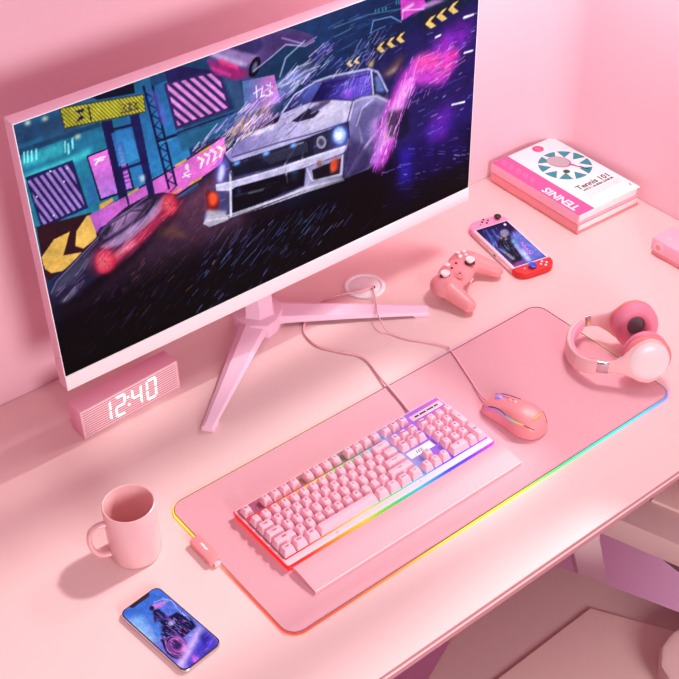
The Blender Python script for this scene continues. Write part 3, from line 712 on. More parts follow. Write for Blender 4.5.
G_kb = glow_mat('keyboard light', 1.15, base=(60, 40, 50))
G_plate = glow_mat('keyboard backlight', .62, base=(150, 92, 122))
G_mouse = glow_mat('mouse light', .8, base=(90, 70, 80))

# ------------------------------------------------------------ the room
WY, WX, FZ = .542, .82, -.74
def wall(name, line, z0, z1, m):
    n = len(line); th = .08
    v = [(x, y, z0) for x, y in line]+[(x, y, z1) for x, y in line]
    out = []
    for i in range(n):
        a = Vector(line[max(0, i-1)]); b = Vector(line[min(n-1, i+1)]); t = (b-a).normalized(); out.append((line[i][0]-t.y*th, line[i][1]+t.x*th))
    v += [(x, y, z0) for x, y in out]+[(x, y, z1) for x, y in out]
    f = []
    for i in range(n-1):
        f += [(i, i+1, n+i+1, n+i), (2*n+i, 3*n+i, 3*n+i+1, 2*n+i+1), (n+i, n+i+1, 3*n+i+1, 3*n+i), (i, 2*n+i, 2*n+i+1, i+1)]
    f += [(0, n, 3*n, 2*n), (n-1, 2*n+n-1, 3*n+n-1, 2*n-1)]
    o = part(name, pymesh(v, f, 50), m, kind='structure')
    return o
CR = .08
cove = [(WX-CR+CR*math.sin(R(a)), WY-CR+CR*math.cos(R(a))) for a in range(0, 91, 6)]
wall('wall_back', [(-2.2, WY)]+cove[:8], FZ, 2.45, M_wall)
wall('wall_right', cove[7:]+[(WX, -1.4)], FZ, .80, M_wall)
# the wall goes on above the sill, round a tall unseen window, added for its sun and bar shadows
WS, WT, WA, WB = .80, 2.3, -1.15, .385
def pier(y0, y1, z0, z1): return box(.08, y1-y0, z0, z1, 0, cx=WX+.04, cy=(y0+y1)/2)
wall('wall_right_pier', cove[7:]+[(WX, WB)], WS, 2.45, M_wall)
part('wall_right_lintel', join(pier(WA, WB, WT, 2.45), pier(-1.4, WA, WS, 2.45)), M_wall, kind='structure')
M_frame = mat('gobo frame', (246, 214, 222), .4, vary=.01)
def bar(y0, y1, z0, z1): return box(.06, y1-y0, z0, z1, 0, cx=WX+.04, cy=(y0+y1)/2)
wf = [bar(WA, WA+.04, WS+.03, WT-.04), bar(WB-.012, WB, WS+.03, WT-.04), box(.07, WB-WA, WS, WS+.03, 0, cx=WX+.04, cy=(WA+WB)/2), box(.07, WB-WA, WT-.04, WT, 0, cx=WX+.04, cy=(WA+WB)/2), bar(.20, .32, WS+.03, WT-.04), bar(-.27, -.17, WS+.03, WT-.04), bar(-.75, -.68, WS+.03, WT-.04)]
win = part('gobo_window', join(*wf), M_frame, kind='structure')
gm = bpy.data.materials.new('gobo glass'); gm.use_nodes = True; gnt = gm.node_tree; gnt.nodes.clear()
go = gnt.nodes.new('ShaderNodeOutputMaterial'); gx = gnt.nodes.new('ShaderNodeMixShader'); gt = gnt.nodes.new('ShaderNodeBsdfTransparent'); gg = gnt.nodes.new('ShaderNodeBsdfGlossy')
gg.inputs['Roughness'].default_value = .02; gx.inputs[0].default_value = .06
gnt.links.new(gt.outputs[0], gx.inputs[1]); gnt.links.new(gg.outputs[0], gx.inputs[2]); gnt.links.new(gx.outputs[0], go.inputs[0])
part('gobo_window_pane', box(.006, WB-WA, WS, WT, 0, cx=WX+.04, cy=(WA+WB)/2), gm, kind='structure')
fl = part('floor', box(3.4, 3.2, FZ-.06, FZ, 0, cx=-.6, cy=-.7), M_floor, kind='structure')

# ------------------------------------------------------------ desk
desk = thing('desk', 'long pink desk with a grooved front edge standing against both walls', 'desk', (-.3, .13, FZ))
DY = -.282
def desk_outline(x0, y0, inset=0.):
    return [(x0, y0), (WX-.001, y0)]+[(x-.001, y-.001) for x, y in reversed(cove)]+[(x0, WY-.001)]
def dsk(name, o, z0, z1, m, bev=0.):
    return part(name, prism([(x+.3, y-.13) for x, y in o], z0-FZ, z1-FZ, bev), m, desk)
dsk('desktop', desk_outline(-1.4, DY), -.0040, 0, M_desk, .0012)
dsk('groove', desk_outline(-1.399, DY+.0015), -.0115, -.0041, M_groove)
dsk('edge_band', desk_outline(-1.4, DY), -.0165, -.0116, M_desk, .0008)
dsk('underside_panel', desk_outline(-1.4, DY+.002), -.0300, -.0166, M_groove, .0008)
for x, y in ((-1.32, -.2), (-1.32, .46), (.76, .4)):
    part('leg', box(.05, .05, .0, -.0301-FZ, .003, cx=x+.3, cy=y-.13), M_post, desk)

# ------------------------------------------------------------ mouse pad with lit edge
PW, PD, PR = .8, .318, .024
pad = thing('mouse_pad', 'large pink desk pad with a rainbow lit edge under keyboard and mouse', 'mouse pad')
part('cloth_surface', prism(rrect(PW, PD, PR, 10), .0020, .0038, .0004), M_pad, pad)
FRONT = [(-.40, (255, 84, 60)), (-.3, (255, 96, 60)), (-.2, (255, 130, 50)), (-.12, (255, 185, 40)), (-.04, (255, 230, 40)), (.04, (180, 245, 60)), (.12, (80, 235, 120)), (.24, (60, 225, 200)), (.36, (80, 150, 240)), (.4, (110, 90, 250))]
BACK = [(-.40, (255, 190, 40)), (-.25, (255, 200, 50)), (-.08, (255, 190, 70)), (.03, (170, 130, 150)), (.15, (150, 90, 190)), (.3, (190, 70, 190)), (.4, (190, 80, 150))]
LEFT = [(-.16, (255, 84, 70)), (-.02, (255, 90, 80)), (.05, (255, 150, 120)), (.1, (255, 190, 60)), (.16, (255, 190, 40))]
RIGHT = [(-.16, (110, 90, 250)), (-.12, (130, 100, 235)), (-.07, (200, 160, 150)), (.02, (255, 220, 90)), (.1, (210, 90, 150)), (.16, (190, 80, 150))]
def edge_colour(p):
    return tuple(max(0., c-.06)*1.05 for c in edge_ramp(p))
def edge_ramp(p):
    dx, dy = PW/2-abs(p.x), PD/2-abs(p.y)
    if dy <= dx: return ramp(FRONT if p.y < 0 else BACK, p.x)
    return ramp(LEFT if p.x < 0 else RIGHT, p.y)
def ring(off, z, n=10):
    o = rrect(PW+2*off, PD+2*off, PR+off, n); out = []
    for (a, b), (c, d) in zip(o, o[1:]+o[:1]):
        k = max(1, int(math.hypot(c-a, d-b)/.02))
        out += [(a+(c-a)*i/k, b+(d-b)*i/k, z) for i in range(k)]
    return out
part('light_strip', colour_verts(tube(ring(.0008, .0020), .0015, 8, True), edge_colour), G_strip, pad)
TF = [(-.40, (90, 50, 150)), (-.2, (50, 50, 130)), (-.05, (60, 110, 130)), (.1, (80, 190, 150)), (.25, (110, 220, 180)), (.37, (120, 240, 220)), (.4, (150, 230, 150))]
TB = [(-.4, (226, 176, 70)), (-.1, (232, 180, 80)), (.06, (190, 120, 120)), (.4, (150, 60, 110))]
TL = [(-.16, (80, 60, 140)), (-.09, (120, 150, 130)), (.02, (150, 180, 150)), (.06, (170, 130, 90)), (.16, (200, 160, 70))]
TR = [(-.16, (150, 230, 150)), (-.1, (200, 200, 160)), (0, (240, 220, 130)), (.08, (200, 90, 120)), (.16, (150, 60, 110))]
def thread_colour(p):
    dx, dy = PW/2-abs(p.x), PD/2-abs(p.y)
    if dy <= dx: return ramp(TF if p.y < 0 else TB, p.x)
    return ramp(TL if p.x < 0 else TR, p.y)
part('edge_thread', colour_verts(tube(ring(.0000, .0038), .0009, 8, True), thread_colour), G_thread, pad)
cb = part('control_box', prism(rrect(.021, .058, .005, 6), 0, .012, .003), M_salmon, pad, loc=(-.4055, .0475, .0003))
part('logo', prism([(-.0012, .0085), (.0014, .0085), (.0022, .003), (.0014, -.002), (.0020, -.0085), (-.0010, -.0085), (-.0018, -.003), (-.0010, .002)], 0, .0004), M_letter, cb, loc=(.0005, .003, .0119))
part('plug_collar', box(.01, .006, .001, .008, .001), M_pale, cb, loc=(0, -.0315, 0))

# ------------------------------------------------------------ monitor
MX0, MX1, MZ0, MZ1, MYF = -.4385, .4155, .1203, .5928, .3695
mcx = (MX0+MX1)/2
mon = thing('monitor', 'large monitor with white bezel and pink stand showing a neon street race', 'monitor', (mcx, .43, 0))
def mo(x, y): return (x-mcx, y-.43)
W_, H_ = MX1-MX0, MZ1-MZ0
hb = box(W_, H_, -.026, -.0006, .0012)
back = loft([[(x*s, (y+.0)*s, z) for x, y in rrect(W_*.9, H_*.84, .03, 5)] for s, z in ((1, -.026), (.96, -.032), (.78, -.042), (.6, -.046))])
part('housing', join(hb, back), M_housing, mon, loc=(0, MYF-.43, (MZ0+MZ1)/2), rot=(R(90), 0, 0))
bz = [box(W_, .0016, -.0005, .0006, .0002, cy=H_/2-.0008), box(.0015, H_, -.0005, .0006, .0002, cx=-W_/2+.00075), box(.0015, H_, -.0005, .0006, .0002, cx=W_/2-.00075)]
part('bezel', join(*bz), M_bezel, mon, loc=(0, MYF-.43, (MZ0+MZ1)/2), rot=(R(90), 0, 0))
part('bezel_chin', box(W_, .0283, -.0005, .0016, .0005), M_bezel, mon, loc=(0, MYF-.43, MZ0+.01415), rot=(R(90), 0, 0))
SX0, SX1, SZ0, SZ1 = -.4370, .4140, .1486, .5912
part('screen', display(ART_MONITOR, 640, 333, SX1-SX0, SZ1-SZ0, 1.33), G_screen, mon, loc=((SX0+SX1)/2-mcx, MYF-.43+.0001, (SZ0+SZ1)/2), rot=(R(90), 0, 0))
# stand
hub = [(-.068, .452), (-.062, .420), (-.036, .398), (-.012, .404), (.016, .424), (.022, .440), (.022, .478), (-.06, .478)]
part('hub', prism([mo(*q) for q in hub], 0, .027, .004, both=False), M_stand, mon)
neck = [(-.052, .444), (-.036, .424), (-.008, .422), (.006, .444), (.0, .470), (-.046, .470)]
part('neck', loft([[(*mo((x+.023)*s-.023, (y-.45)*s+.45-dy), z) for x, y in neck] for s, z, dy in ((1.12, .026, 0), (1.0, .034, 0), (.94, .2, -.004), (.94, .30, -.008))], sharp=25), M_stand, mon)
part('stand_bracket', box(.10, .022, .22, .32, .004, cx=mo(-.023, 0)[0], cy=mo(0, .4225)[1]), M_stand, mon)
def stand_leg(a, b, w0, w1, h0, h1, flip):
    A, B = Vector(mo(*a)), Vector(mo(*b)); d = (B-A).normalized(); nrm = Vector((-d.y, d.x))*flip; rings = []
    for t, lift in ((0, .0), (.12, .007), (.5, .0075), (.9, .005), (.92, .0002), (1, .0002)):
        p = A+(B-A)*t; w = w0+(w1-w0)*t; h = h0+(h1-h0)*t
        sec = [(-w/2, lift), (-w/2, h*.72), (-w*.22, h), (w*.40, h*.78), (w/2, h*.42), (w/2, lift)]
        rings.append([(p.x+nrm.x*s, p.y+nrm.y*s, z) for s, z in sec])
    return loft(rings, sharp=20)
part('stand_leg', stand_leg((-.036, .436), (-.2575, .264), .052, .020, .027, .012, 1), M_stand, mon)
part('stand_leg', stand_leg((-.006, .446), (.2315, .2712), .052, .026, .027, .011, -1), M_stand, mon)

# ------------------------------------------------------------ desk grommet
gr = thing('cable_grommet', 'round white cable grommet set into the desk behind the monitor stand', 'cable grommet', (.1925, .4065, 0))
part('ring', lathe([(.0385, .0), (.0390, .002), (.0375, .0038), (.0325, .0040), (.0312, .0030), (.0308, .0001)], 56), M_grom, gr)
part('lid', lathe([(.0304, .0002), (.0304, .0024), (.0298, .0028)], 48), M_grom, gr)
part('cable_opening', prism(ellipse(.0062, .0042, 20, .008, -.0145, 20), .0028, .0030), M_black, gr)
part('opening_lip', box(.011, .007, .0028, .006, .001, cx=-.001, cy=-.0125), M_white, gr)

# ------------------------------------------------------------ keyboard
KX, KY, KZ = -.1285, .0068, .004
kb = thing('keyboard', 'full-size pink keyboard with rainbow backlight lying on the desk pad', 'keyboard', (KX, KY, KZ))
RAIN = [(0, (255, 26, 26)), (.10, (255, 60, 30)), (.22, (255, 150, 30)), (.34, (255, 205, 30)), (.42, (130, 225, 50)), (.52, (40, 215, 130)), (.62, (50, 205, 235)), (.76, (36, 90, 255)), (.87, (110, 70, 255)), (1, (226, 80, 235))]
KW, KD = .411, .138
kf = lambda p: ramp(RAIN, (p.x+KW/2)/KW)
part('case', prism(rrect(KW, KD, .004, 4), .0055, .0145, .0015), M_case, kb)
part('foot_panel', prism(rrect(KW-.006, KD-.006, .004, 4), .0002, .0020), M_case, kb)
def seg_prism(w, d, z0, z1, n=60, cx=0., cy=0.):
    xs = [cx-w/2+w*k/n for k in range(n+1)]
    return loft([[(x, cy-d/2, z0), (x, cy+d/2, z0), (x, cy+d/2, z1), (x, cy-d/2, z1)] for x in xs])
part('light_band', colour_verts(seg_prism(KW+.0008, KD+.0008, .0078, .0128), kf), G_kb, kb)
part('light_band', colour_verts(seg_prism(KW-.001, KD-.001, .0021, .0054), kf), G_kb, kb)
U, V = .0179, .0188
KL = -.3300-KX
RY = {0: .0590-KY, 1: .0335-KY, 2: .0335-V-KY, 3: .0335-2*V-KY, 4: .0335-3*V-KY, 5: .0335-4*V-KY}
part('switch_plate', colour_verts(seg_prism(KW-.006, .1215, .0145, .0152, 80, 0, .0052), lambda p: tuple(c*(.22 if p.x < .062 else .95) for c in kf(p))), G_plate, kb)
part('glow_line', colour_verts(seg_prism(KW-.008, .0026, .0146, .0158, 60, 0, -.0572), kf), G_kb, kb)
part('glow_line', colour_verts(seg_prism(15*U, .0050, .0146, .0156, 60, KL+7.6*U, (RY[0]+RY[1])/2), kf), G_kb, kb)
def cap_mesh(wu, hu):
    w, d = wu*U-.0018, hu*V-.0022
    rings = []
    for s, z, r in ((0, .0158, .0010), (.0002, .0168, .0010), (.0024, .0256, .0020), (.0031, .0268, .0022), (.0044, .0271, .002)):
        rings.append([(x, y+(z-.0158)*.09, z) for x, y in rrect(w-2*s, d-2*s*.95, r, 3)])
    return loft(rings, sharp=30)
CAPS = {}
LEG = [mat('legend red', (178, 40, 66), .5, vary=0), mat('legend rose', (206, 96, 120), .5, vary=0), mat('legend teal', (150, 160, 176), .5, vary=0), mat('legend violet', (96, 40, 120), .5, vary=0)]
KEYS = []
def row(r, x, items):
    for it in items:
        t, w = it if isinstance(it, tuple) else (it, 1)
        if t is not None: KEYS.append((x+w/2, RY[r], w, 1, t))
        x += w
row(0, 0, ['Esc', (None, 1), 'F1', 'F2', 'F3', 'F4', (None, .5), 'F5', 'F6', 'F7', 'F8', (None, .5), 'F9', 'F10', 'F11', 'F12', (None, .25), 'Prt', 'Scr', 'Pau'])
row(1, 0, list('`1234567890-=')+[('Back', 2), (None, .25), 'Ins', 'Hom', 'PgU', (None, .25), 'Num', '/', '*', '-'])
row(2, 0, [('Tab', 1.5)]+list('QWERTYUIOP[]')+[('\\', 1.5), (None, .25), 'Del', 'End', 'PgD', (None, .25), '7', '8', '9'])
row(3, 0, [('Caps', 1.75)]+list("ASDFGHJKL;'")+[('Enter', 2.25), (None, 3.5), '4', '5', '6'])
row(4, 0, [('Shift', 2.25)]+list('ZXCVBNM,./')+[('Shift', 2.75), (None, 1.25), '^', (None, 1.25), '1', '2', '3'])
row(5, 0, [('Ctrl', 1.25), ('Win', 1.25), ('Alt', 1.25), ('', 6.25), ('Alt', 1.25), ('Fn', 1.25), ('Menu', 1.25), ('Ctrl', 1.25), (None, .25), '<', 'v', '>', (None, .25), ('0', 2), '.'])
KEYS.append((22, (RY[2]+RY[3])/2, 1, 2, '+')); KEYS.append((22, (RY[4]+RY[5])/2, 1, 2, 'Ent'))
for xu, y, w, h, t in KEYS:
    k = (w, h)
    if k not in CAPS: CAPS[k] = cap_mesh(w, h)
    o = part('space_bar' if w > 6 else 'keycap' if (w, h) == (1, 1) else 'wide_keycap', CAPS[k], M_key, kb, loc=(KL+xu*U, y, 0))
    if t:
        m = LEG[0 if xu < 4 else 1 if xu < 8.5 else 2 if xu < 15 else 3]
        tm = text(t, .0062 if len(t) == 1 else .0046 if len(t) < 4 else .0042, bold=.00016)
        c = tm.copy(); c.materials.append(m)
        part('legend', c, None, o, loc=(0, .0015, .02715))
# status lights, name plate, screws
sp = part('indicator_panel', box(.066, .0125, .0145, .0157, .0002), M_case, kb, loc=(KL+20.6*U, RY[0]-.001, .0002))
part('dark_window', box(.050, .0032, .0157, .0160, .0001), M_black, sp)
for k in range(3): part('indicator_light', prism(ellipse(.0011, .0011, 10), .0160, .0162), mat('led', (120, 190, 255), .4, vary=0, emit=(150, 200, 255), es=1.2), sp, loc=(-.016+.016*k, 0, 0))
npl = part('name_plate', box(.050, .0145, .0152, .0156, .0002), M_white, kb, loc=(KL+16.85*U, RY[3]-.0006, 0))
part('plate_logo', flat([[(-.006, -.003), (-.0045, -.003), (-.0015, .003), (-.003, .003)], [(-.002, -.003), (-.0005, -.003), (.0025, .003), (.001, .003)], rrect(.005, .0014, .0005, 2, .0055, .0018), rrect(.0065, .0014, .0005, 2, .005, -.0016)], 0, .0003), M_teal, npl, loc=(-.004, 0, .0156))
for x in (-.11, .055): part('screw', lathe([(.0013, .0145), (.0013, .0150), (.0005, .0151)], 12), M_chrome, kb, loc=(x, -.0640, 0))
for x, y in ((KL+18.4*U, RY[4]+.002), (KL+1.5*U, RY[0])): part('screw', lathe([(.0016, .0150), (.0016, .0156), (.0006, .0157)], 12), M_chrome, kb, loc=(x, y, 0))
kc = [(.0235, .0755, .0105), (.0255, .088, .0075), (.031, .110, .0068), (.0385, .150, .0068), (.0420, .168, .0050), (.0505, .2035, .0030), (.0570, .232, .0026), (.0540, .2565, .0026), (.036, .284, .0026), (.0165, .3200, .0026), (.0165, .3555, .0026), (.0265, .378, .0026), (.054, .4015, .0026), (.092, .4183, .0026), (.125, .4170, .0028), (.152, .4070, .0042), (.176, .3930, .0068), (.196, .3905, .0060), (.2005, .3920, .0032)]
part('cable', tube(spline([(x-KX, y-KY, z-KZ) for x, y, z in kc], 7), .0020, 10), M_cable, kb)

# ------------------------------------------------------------ palm rest
pr = thing('palm_rest', 'pink sloping palm rest lying along the front of the keyboard', 'palm rest', (-.1205, -.092, .0042))
sec = [(.0270, 0), (.0270, .0085), (.0258, .0096), (.018, .0110), (.0, .0098), (-.0235, .0062), (-.0262, .0056), (-.0275, .0040), (-.0275, 0)]
def palm(a, b): return loft([[(x, y, z) for y, z in sec] for x in (a, b)], sharp=22)
part('cushion', palm(-.2075, .2030), M_palm, pr)
part('front_lip', tube([(-.2070, -.0268, .0052), (.2025, -.0268, .0052)], .0010, 8), mat('lip', (255, 226, 228), .3, vary=0), pr)

# ------------------------------------------------------------ computer mouse
ms = thing('computer_mouse', 'pink wired gaming mouse with glowing side strips beside the number pad', 'computer mouse', (.1490, -.0385, .0040), 8)
MS = [(-.0565, .008, .011), (-.0545, .015, .017), (-.050, .0215, .024), (-.040, .0285, .0315), (-.024, .0318, .0365), (-.006, .0295, .0360), (.012, .0265, .032), (.030, .0268, .0265), (.046, .0262, .0205), (.053, .0235, .017), (.0565, .018, .012)]
def mouse_at(y):
    for (a, w, h), (b, w2, h2) in zip(MS, MS[1:]):
        if a <= y <= b: t = (y-a)/(b-a); return w+(w2-w)*t, h+(h2-h)*t
    return MS[-1][1:]
def msec(y, w, h, n=28):
    out = []
    for k in range(n+1):
        a = PI*k/n; cx, sx = math.cos(a), math.sin(a)
        out.append((w*math.copysign(abs(cx)**.8, cx), y, .0012+(h-.0012)*sx**.62))
    return out
ys = [-.0565, -.0553, -.053, -.0495, -.044, -.037, -.029, -.02, -.01, 0, .01, .02, .03, .04, .047, .052, .055, .0565]
def cr(y):
    w, h = mouse_at(y); return w, h
part('shell', loft([msec(y, *cr(y)) for y in ys], sharp=60), M_salmon, ms)
def on_mouse(y, a, out=.0002):
    w, h = mouse_at(y); cx, sx = math.cos(R(a)), math.sin(R(a))
    return (w*math.copysign(abs(cx)**.8, cx)*(1+out*20), y, .0012+(h-.0012)*sx**.62+out)
def strip(pairs, r, m, name, cols=None):
    me = tube(spline([on_mouse(y, a) for y, a in pairs], 6), r, 6)
    if cols: colour_verts(me, lambda p: ramp(cols, p.y))
    return part(name, me, m, ms)
MC = [(-.05, (255, 190, 60)), (-.03, (255, 210, 110)), (-.012, (120, 230, 170)), (.004, (110, 170, 240)), (.03, (190, 110, 230)), (.046, (170, 120, 240))]
strip([(.044, 150), (.032, 143), (.018, 145), (.004, 150), (-.012, 150), (-.024, 146), (-.034, 142)], .0013, G_mouse, 'light_strip', MC)
strip([(.046, 30), (.034, 36), (.018, 40)], .0014, G_mouse, 'light_strip', MC)
strip([(.040, 138), (.028, 133), (.014, 138), (.002, 147)], .0007, M_dark, 'button_seam')
strip([(-.034, 142), (-.042, 139), (-.050, 136)], .0007, M_dark, 'button_seam')
strip([(-.036, 40), (-.046, 44), (-.0525, 46)], .0006, M_dark, 'button_seam')
strip([(.052, 60), (.036, 52), (.02, 48), (.006, 48)], .0007, M_dark, 'button_seam')
strip([(.050, 72), (.03, 76), (.008, 80)], .0004, M_dark, 'button_seam')
w_, h_ = mouse_at(.034)
part('scroll_wheel', join((lathe([(.0045, -.003), (.0085, -.003), (.0095, -.0015), (.0095, .0015), (.0085, .003), (.0045, .003)], 24), at(0, 0, 0, ry=90))), mat('wheel', (150, 130, 220), .4, vary=0, emit=(120, 140, 250), es=.5), ms, loc=(.003, .036, h_-.006))
for y in (.016, .006): part('top_button', sphere(.0028, .004, .0015, 12), M_pink, ms, loc=(.004, y, mouse_at(y)[1]+.0002))
part('logo', prism(rrect(.019, .0035, .001, 3), 0, .0006), mat('mouse logo', (240, 190, 40), .4, vary=0, emit=(255, 190, 40), es=.5), ms, loc=(.001, -.0405, .0312), rot=(R(-33), 0, 0))
def to_local(o, p):
    a = -o.rotation_euler.z; d = Vector(p)-o.location
    return (d.x*math.cos(a)-d.y*math.sin(a), d.x*math.sin(a)+d.y*math.cos(a), d.z)
mc = [(.1410, .0165, .0115), (.1425, .034, .0085), (.1590, .080, .0062), (.1860, .158, .0062), (.190, .172, .0035), (.1735, .203, .0022), (.149, .238, .0022), (.1370, .270, .0040), (.1345, .2850, .0155), (.1415, .3060, .0195), (.1560, .3268, .0195), (.1725, .350, .0120), (.1905, .3770, .0065), (.1985, .3890, .0075), (.2010, .3920, .0032)]
part('cable', tube(spline([to_local(ms, q) for q in mc], 7), .0014, 8), M_cable, ms)

# ------------------------------------------------------------ alarm clock
ck = thing('alarm_clock', 'pink box-shaped digital alarm clock reading 12:40 under the monitor', 'alarm clock', (-.3289, .4014, .0004), 3.3)
CW, CD, CH = .1922, .0373, .0587
part('body', box(CW, CD, 0, CH, .0012), M_clock, ck)
part('front_panel', box(CW-.004, .0008, .002, CH-.002, .0003, cy=-CD/2-.0001), M_grille, ck)
part('grille_groove', join(*[box(CW-.007, .0004, z, z+.0013, 0, cy=-CD/2-.0006) for z in [.0048+.0047*k for k in range(11)]]), M_line, ck)
rim = [box(CW, .0016, 0, .0011, .0003, cy=-CD/2-.0003), box(CW, .0016, CH-.0011, CH, .0003, cy=-CD/2-.0003), box(.0011, .0016, 0, CH, .0003, cx=-CW/2+.0005, cy=-CD/2-.0003), box(.0011, .0016, 0, CH, .0003, cx=CW/2-.0005, cy=-CD/2-.0003)]
part('front_frame', join(*rim), M_pale, ck)
def segs(ch, w=.0205, h=.0430, t=.0041):
    on = {'1': 'bc', '2': 'abged', '4': 'fgbc', '0': 'abcdef'}[ch]; g = .0013; q = t*.5; out = []
    def hz(y, top): return [(-w/2+g+q*.4, y), (w/2-g-q*.4, y), (w/2-g-t*.9, y-top*t), (-w/2+g+t*.9, y-top*t)]
    def mid(): return [(-w/2+g*2, 0), (-w/2+t*.8, q*.8), (w/2-t*.8, q*.8), (w/2-g*2, 0), (w/2-t*.8, -q*.8), (-w/2+t*.8, -q*.8)]
    def vt(x, y0, y1, s): return [(x, y0), (x, y1), (x-s*t*.85, y1-s*0-t*.8*(1 if y1 > y0 else -1)), (x-s*t*.85, y0+t*.35*(1 if y1 > y0 else -1))]
    if 'a' in on: out.append(hz(h/2, 1))
    if 'd' in on: out.append(hz(-h/2, -1))
    if 'g' in on: out.append(mid())
    if 'b' in on: out.append(vt(w/2, g, h/2-g*2, 1))
    if 'c' in on: out.append(vt(w/2, -g, -h/2+g*2, 1))
    if 'f' in on: out.append(vt(-w/2, g, h/2-g*2, -1))
    if 'e' in on: out.append(vt(-w/2, -g, -h/2+g*2, -1))
    return join(*[prism([(x+.06*y, y) for x, y in p], 0, .0006) for p in out])
for ch, x in (('1', -.0500), ('2', -.0215), ('4', .0110), ('0', .0405)):
    part('digit', segs(ch), M_digit, ck, loc=(x, -CD/2-.0006, .0295), rot=(R(90), 0, 0))
part('colon', join(*[prism(rrect(.0042, .0042, .001, 3, cy=y), 0, .0006) for y in (.0085, -.0075)]), M_digit, ck, loc=(-.0058, -CD/2-.0006, .0295), rot=(R(90), 0, 0))

# ------------------------------------------------------------ mug
mg = thing('coffee_mug', 'pink ceramic coffee mug standing between the phone and the clock', 'mug', (-.4821, .1169, .0004), 0)
part('cup', lathe([(.0005, .0), (.0330, .0), (.0365, .0012), (.0385, .006), (.0389, .05), (.0389, .0995), (.0382, .1014), (.0371, .1020), (.0360, .1012), (.0356, .099), (.0352, .05), (.0345, .010), (.031, .0055), (.0005, .005)], 64), M_mug, mg)
hd = R(168)
hp = [(.0375, .0775), (.051, .0770), (.0615, .069), (.0650, .051), (.0615, .032), (.0515, .0185), (.0372, .0145)]
hq = spline([(r*math.cos(hd), r*math.sin(hd), z) for r, z in hp], 8)
rings = []
for i, q in enumerate(hq):
    a, b = hq[max(0, i-1)], hq[min(len(hq)-1, i+1)]; t = (b-a).normalized(); side = Vector((-math.sin(hd), math.cos(hd), 0)); nn = t.cross(side)
    rings.append([q+side*(0.0056*math.cos(k))+nn*(.0040*math.sin(k)) for k in [2*PI*j/14 for j in range(14)]])
part('handle', loft(rings, sharp=70), M_mug, mg)

# ------------------------------------------------------------ smartphone
ph = thing('smartphone', 'smartphone with a dark motorbike rider on its lit screen beside the mug', 'smartphone', (-.5218, -.0401, .0004), 7)
part('metal_frame', prism(rrect(.0702, .1444, .0110, 8), 0, .0072, .0022, 3), M_chrome, ph)
part('bezel', prism(rrect(.0682, .1422, .0103, 8), .0071, .0074), M_black, ph)
def crop(me, w, h, r):
    bm = bmesh.new(); bm.from_mesh(me); kill = []
    for v in bm.verts:
        dx, dy = abs(v.co.x)-(w/2-r), abs(v.co.y)-(h/2-r)
        if dx > 0 and dy > 0 and dx*dx+dy*dy > r*r: kill.append(v)
    bmesh.ops.delete(bm, geom=kill, context='VERTS'); bm.to_mesh(me); bm.free(); return me
part('screen', crop(display(ART_PHONE, 140, 298, .0655, .1395, 2.2), .0655, .1395, .0090), G_phone, ph, loc=(0, 0, .00755))
part('notch', prism([(-.0175, .0700), (.0175, .0700), (.0160, .0656), (.0140, .0641), (-.0140, .0641), (-.0160, .0656)], .0076, .0077), M_black, ph)
for y in (.03, .018): part('side_button', box(.0012, .010, .0028, .0046, .0003), M_chrome, ph, loc=(-.0352, y, 0))

# ------------------------------------------------------------ books
BR = -1.71
def book(name, label, z, h, w, d, cover, spine, x=.7158, y=.3957, rot=BR):
    b = thing(name, label, 'book', (x, y, z), rot, 'stacked books'); t = .0022
    part('page_block', box(w-.009, d-.008, t, h-t, .0006, cx=.0005), M_page, b)
    part('front_cover', box(w-.002, d, h-t, h, .0006, cx=.001), cover, b)
    part('back_cover', box(w-.002, d, 0, t, .0006, cx=.001), spine, b)
    pr_ = [(-w/2+.004, .0002), (-w/2+.0008, .0012), (-w/2-.0006, h*.3), (-w/2-.0006, h*.7), (-w/2+.0008, h-.0012), (-w/2+.004, h-.0002), (-w/2+.004, h-.0022), (-w/2+.0026, h-.004), (-w/2+.0026, .004), (-w/2+.004, .0022)]
    part('spine', loft([[(x_, y_, z_) for x_, z_ in pr_] for y_ in (-d/2, d/2)], sharp=50), spine, b)
    return b
BW, BD = .1745, .2535
book('book', 'salmon clothbound book under the white tennis book, lower of the two', .0004, .0212, BW+.002, BD+.001, M_spine2, M_spine2, .7168, .3950)
b1 = book('book', 'white tennis book with a teal sun and racket, on top of the stack', .0218, .0222, BW, BD, M_cover, M_spine)
bz_ = .0223
part('cover_strip', box(.0435, BD-.001, 0, .0002, 0), M_magenta, b1, loc=(-.0642, 0, bz_-.00015))
part('strip_title', text('TENNIS', .028, align='LEFT', bold=.0008), M_letter, b1, loc=(-.0700, -.1080, bz_+.0002), rot=(0, 0, R(90)))
part('strip_lines', join(*[box(.0012, l, 0, .0001, 0, cx=x, cy=y) for x, y, l in [(-.0065+.0045*i, .0+.021*j+.003*i, .013+.002*((i*j) % 3)) for i in range(4) for j in range(5)]]), M_fade, b1, loc=(-.0660, .022, bz_+.0002))
part('title', text('Tennis 101', .0205, align='LEFT', bold=.0005), M_ink, b1, loc=(-.0185, -.0545, bz_), rot=(0, 0, 0))
part('author_line', text('WITH LAUREN JUNIOR', .0082, align='LEFT', bold=.0003), M_ink, b1, loc=(-.0140, -.0680, bz_))
rb = random.Random(5); dash = []
for j in range(3):
    x = -.019
    while x < .072:
        l = rb.uniform(.002, .006); dash.append(box(l, .0012, 0, .0001, 0, cx=x+l/2, cy=-.0785-.0052*j)); x += l+.0016
part('small_print', join(*dash), M_grey, b1, loc=(0, 0, bz_))
cx_, cy_ = .0268, .0262
tri = []
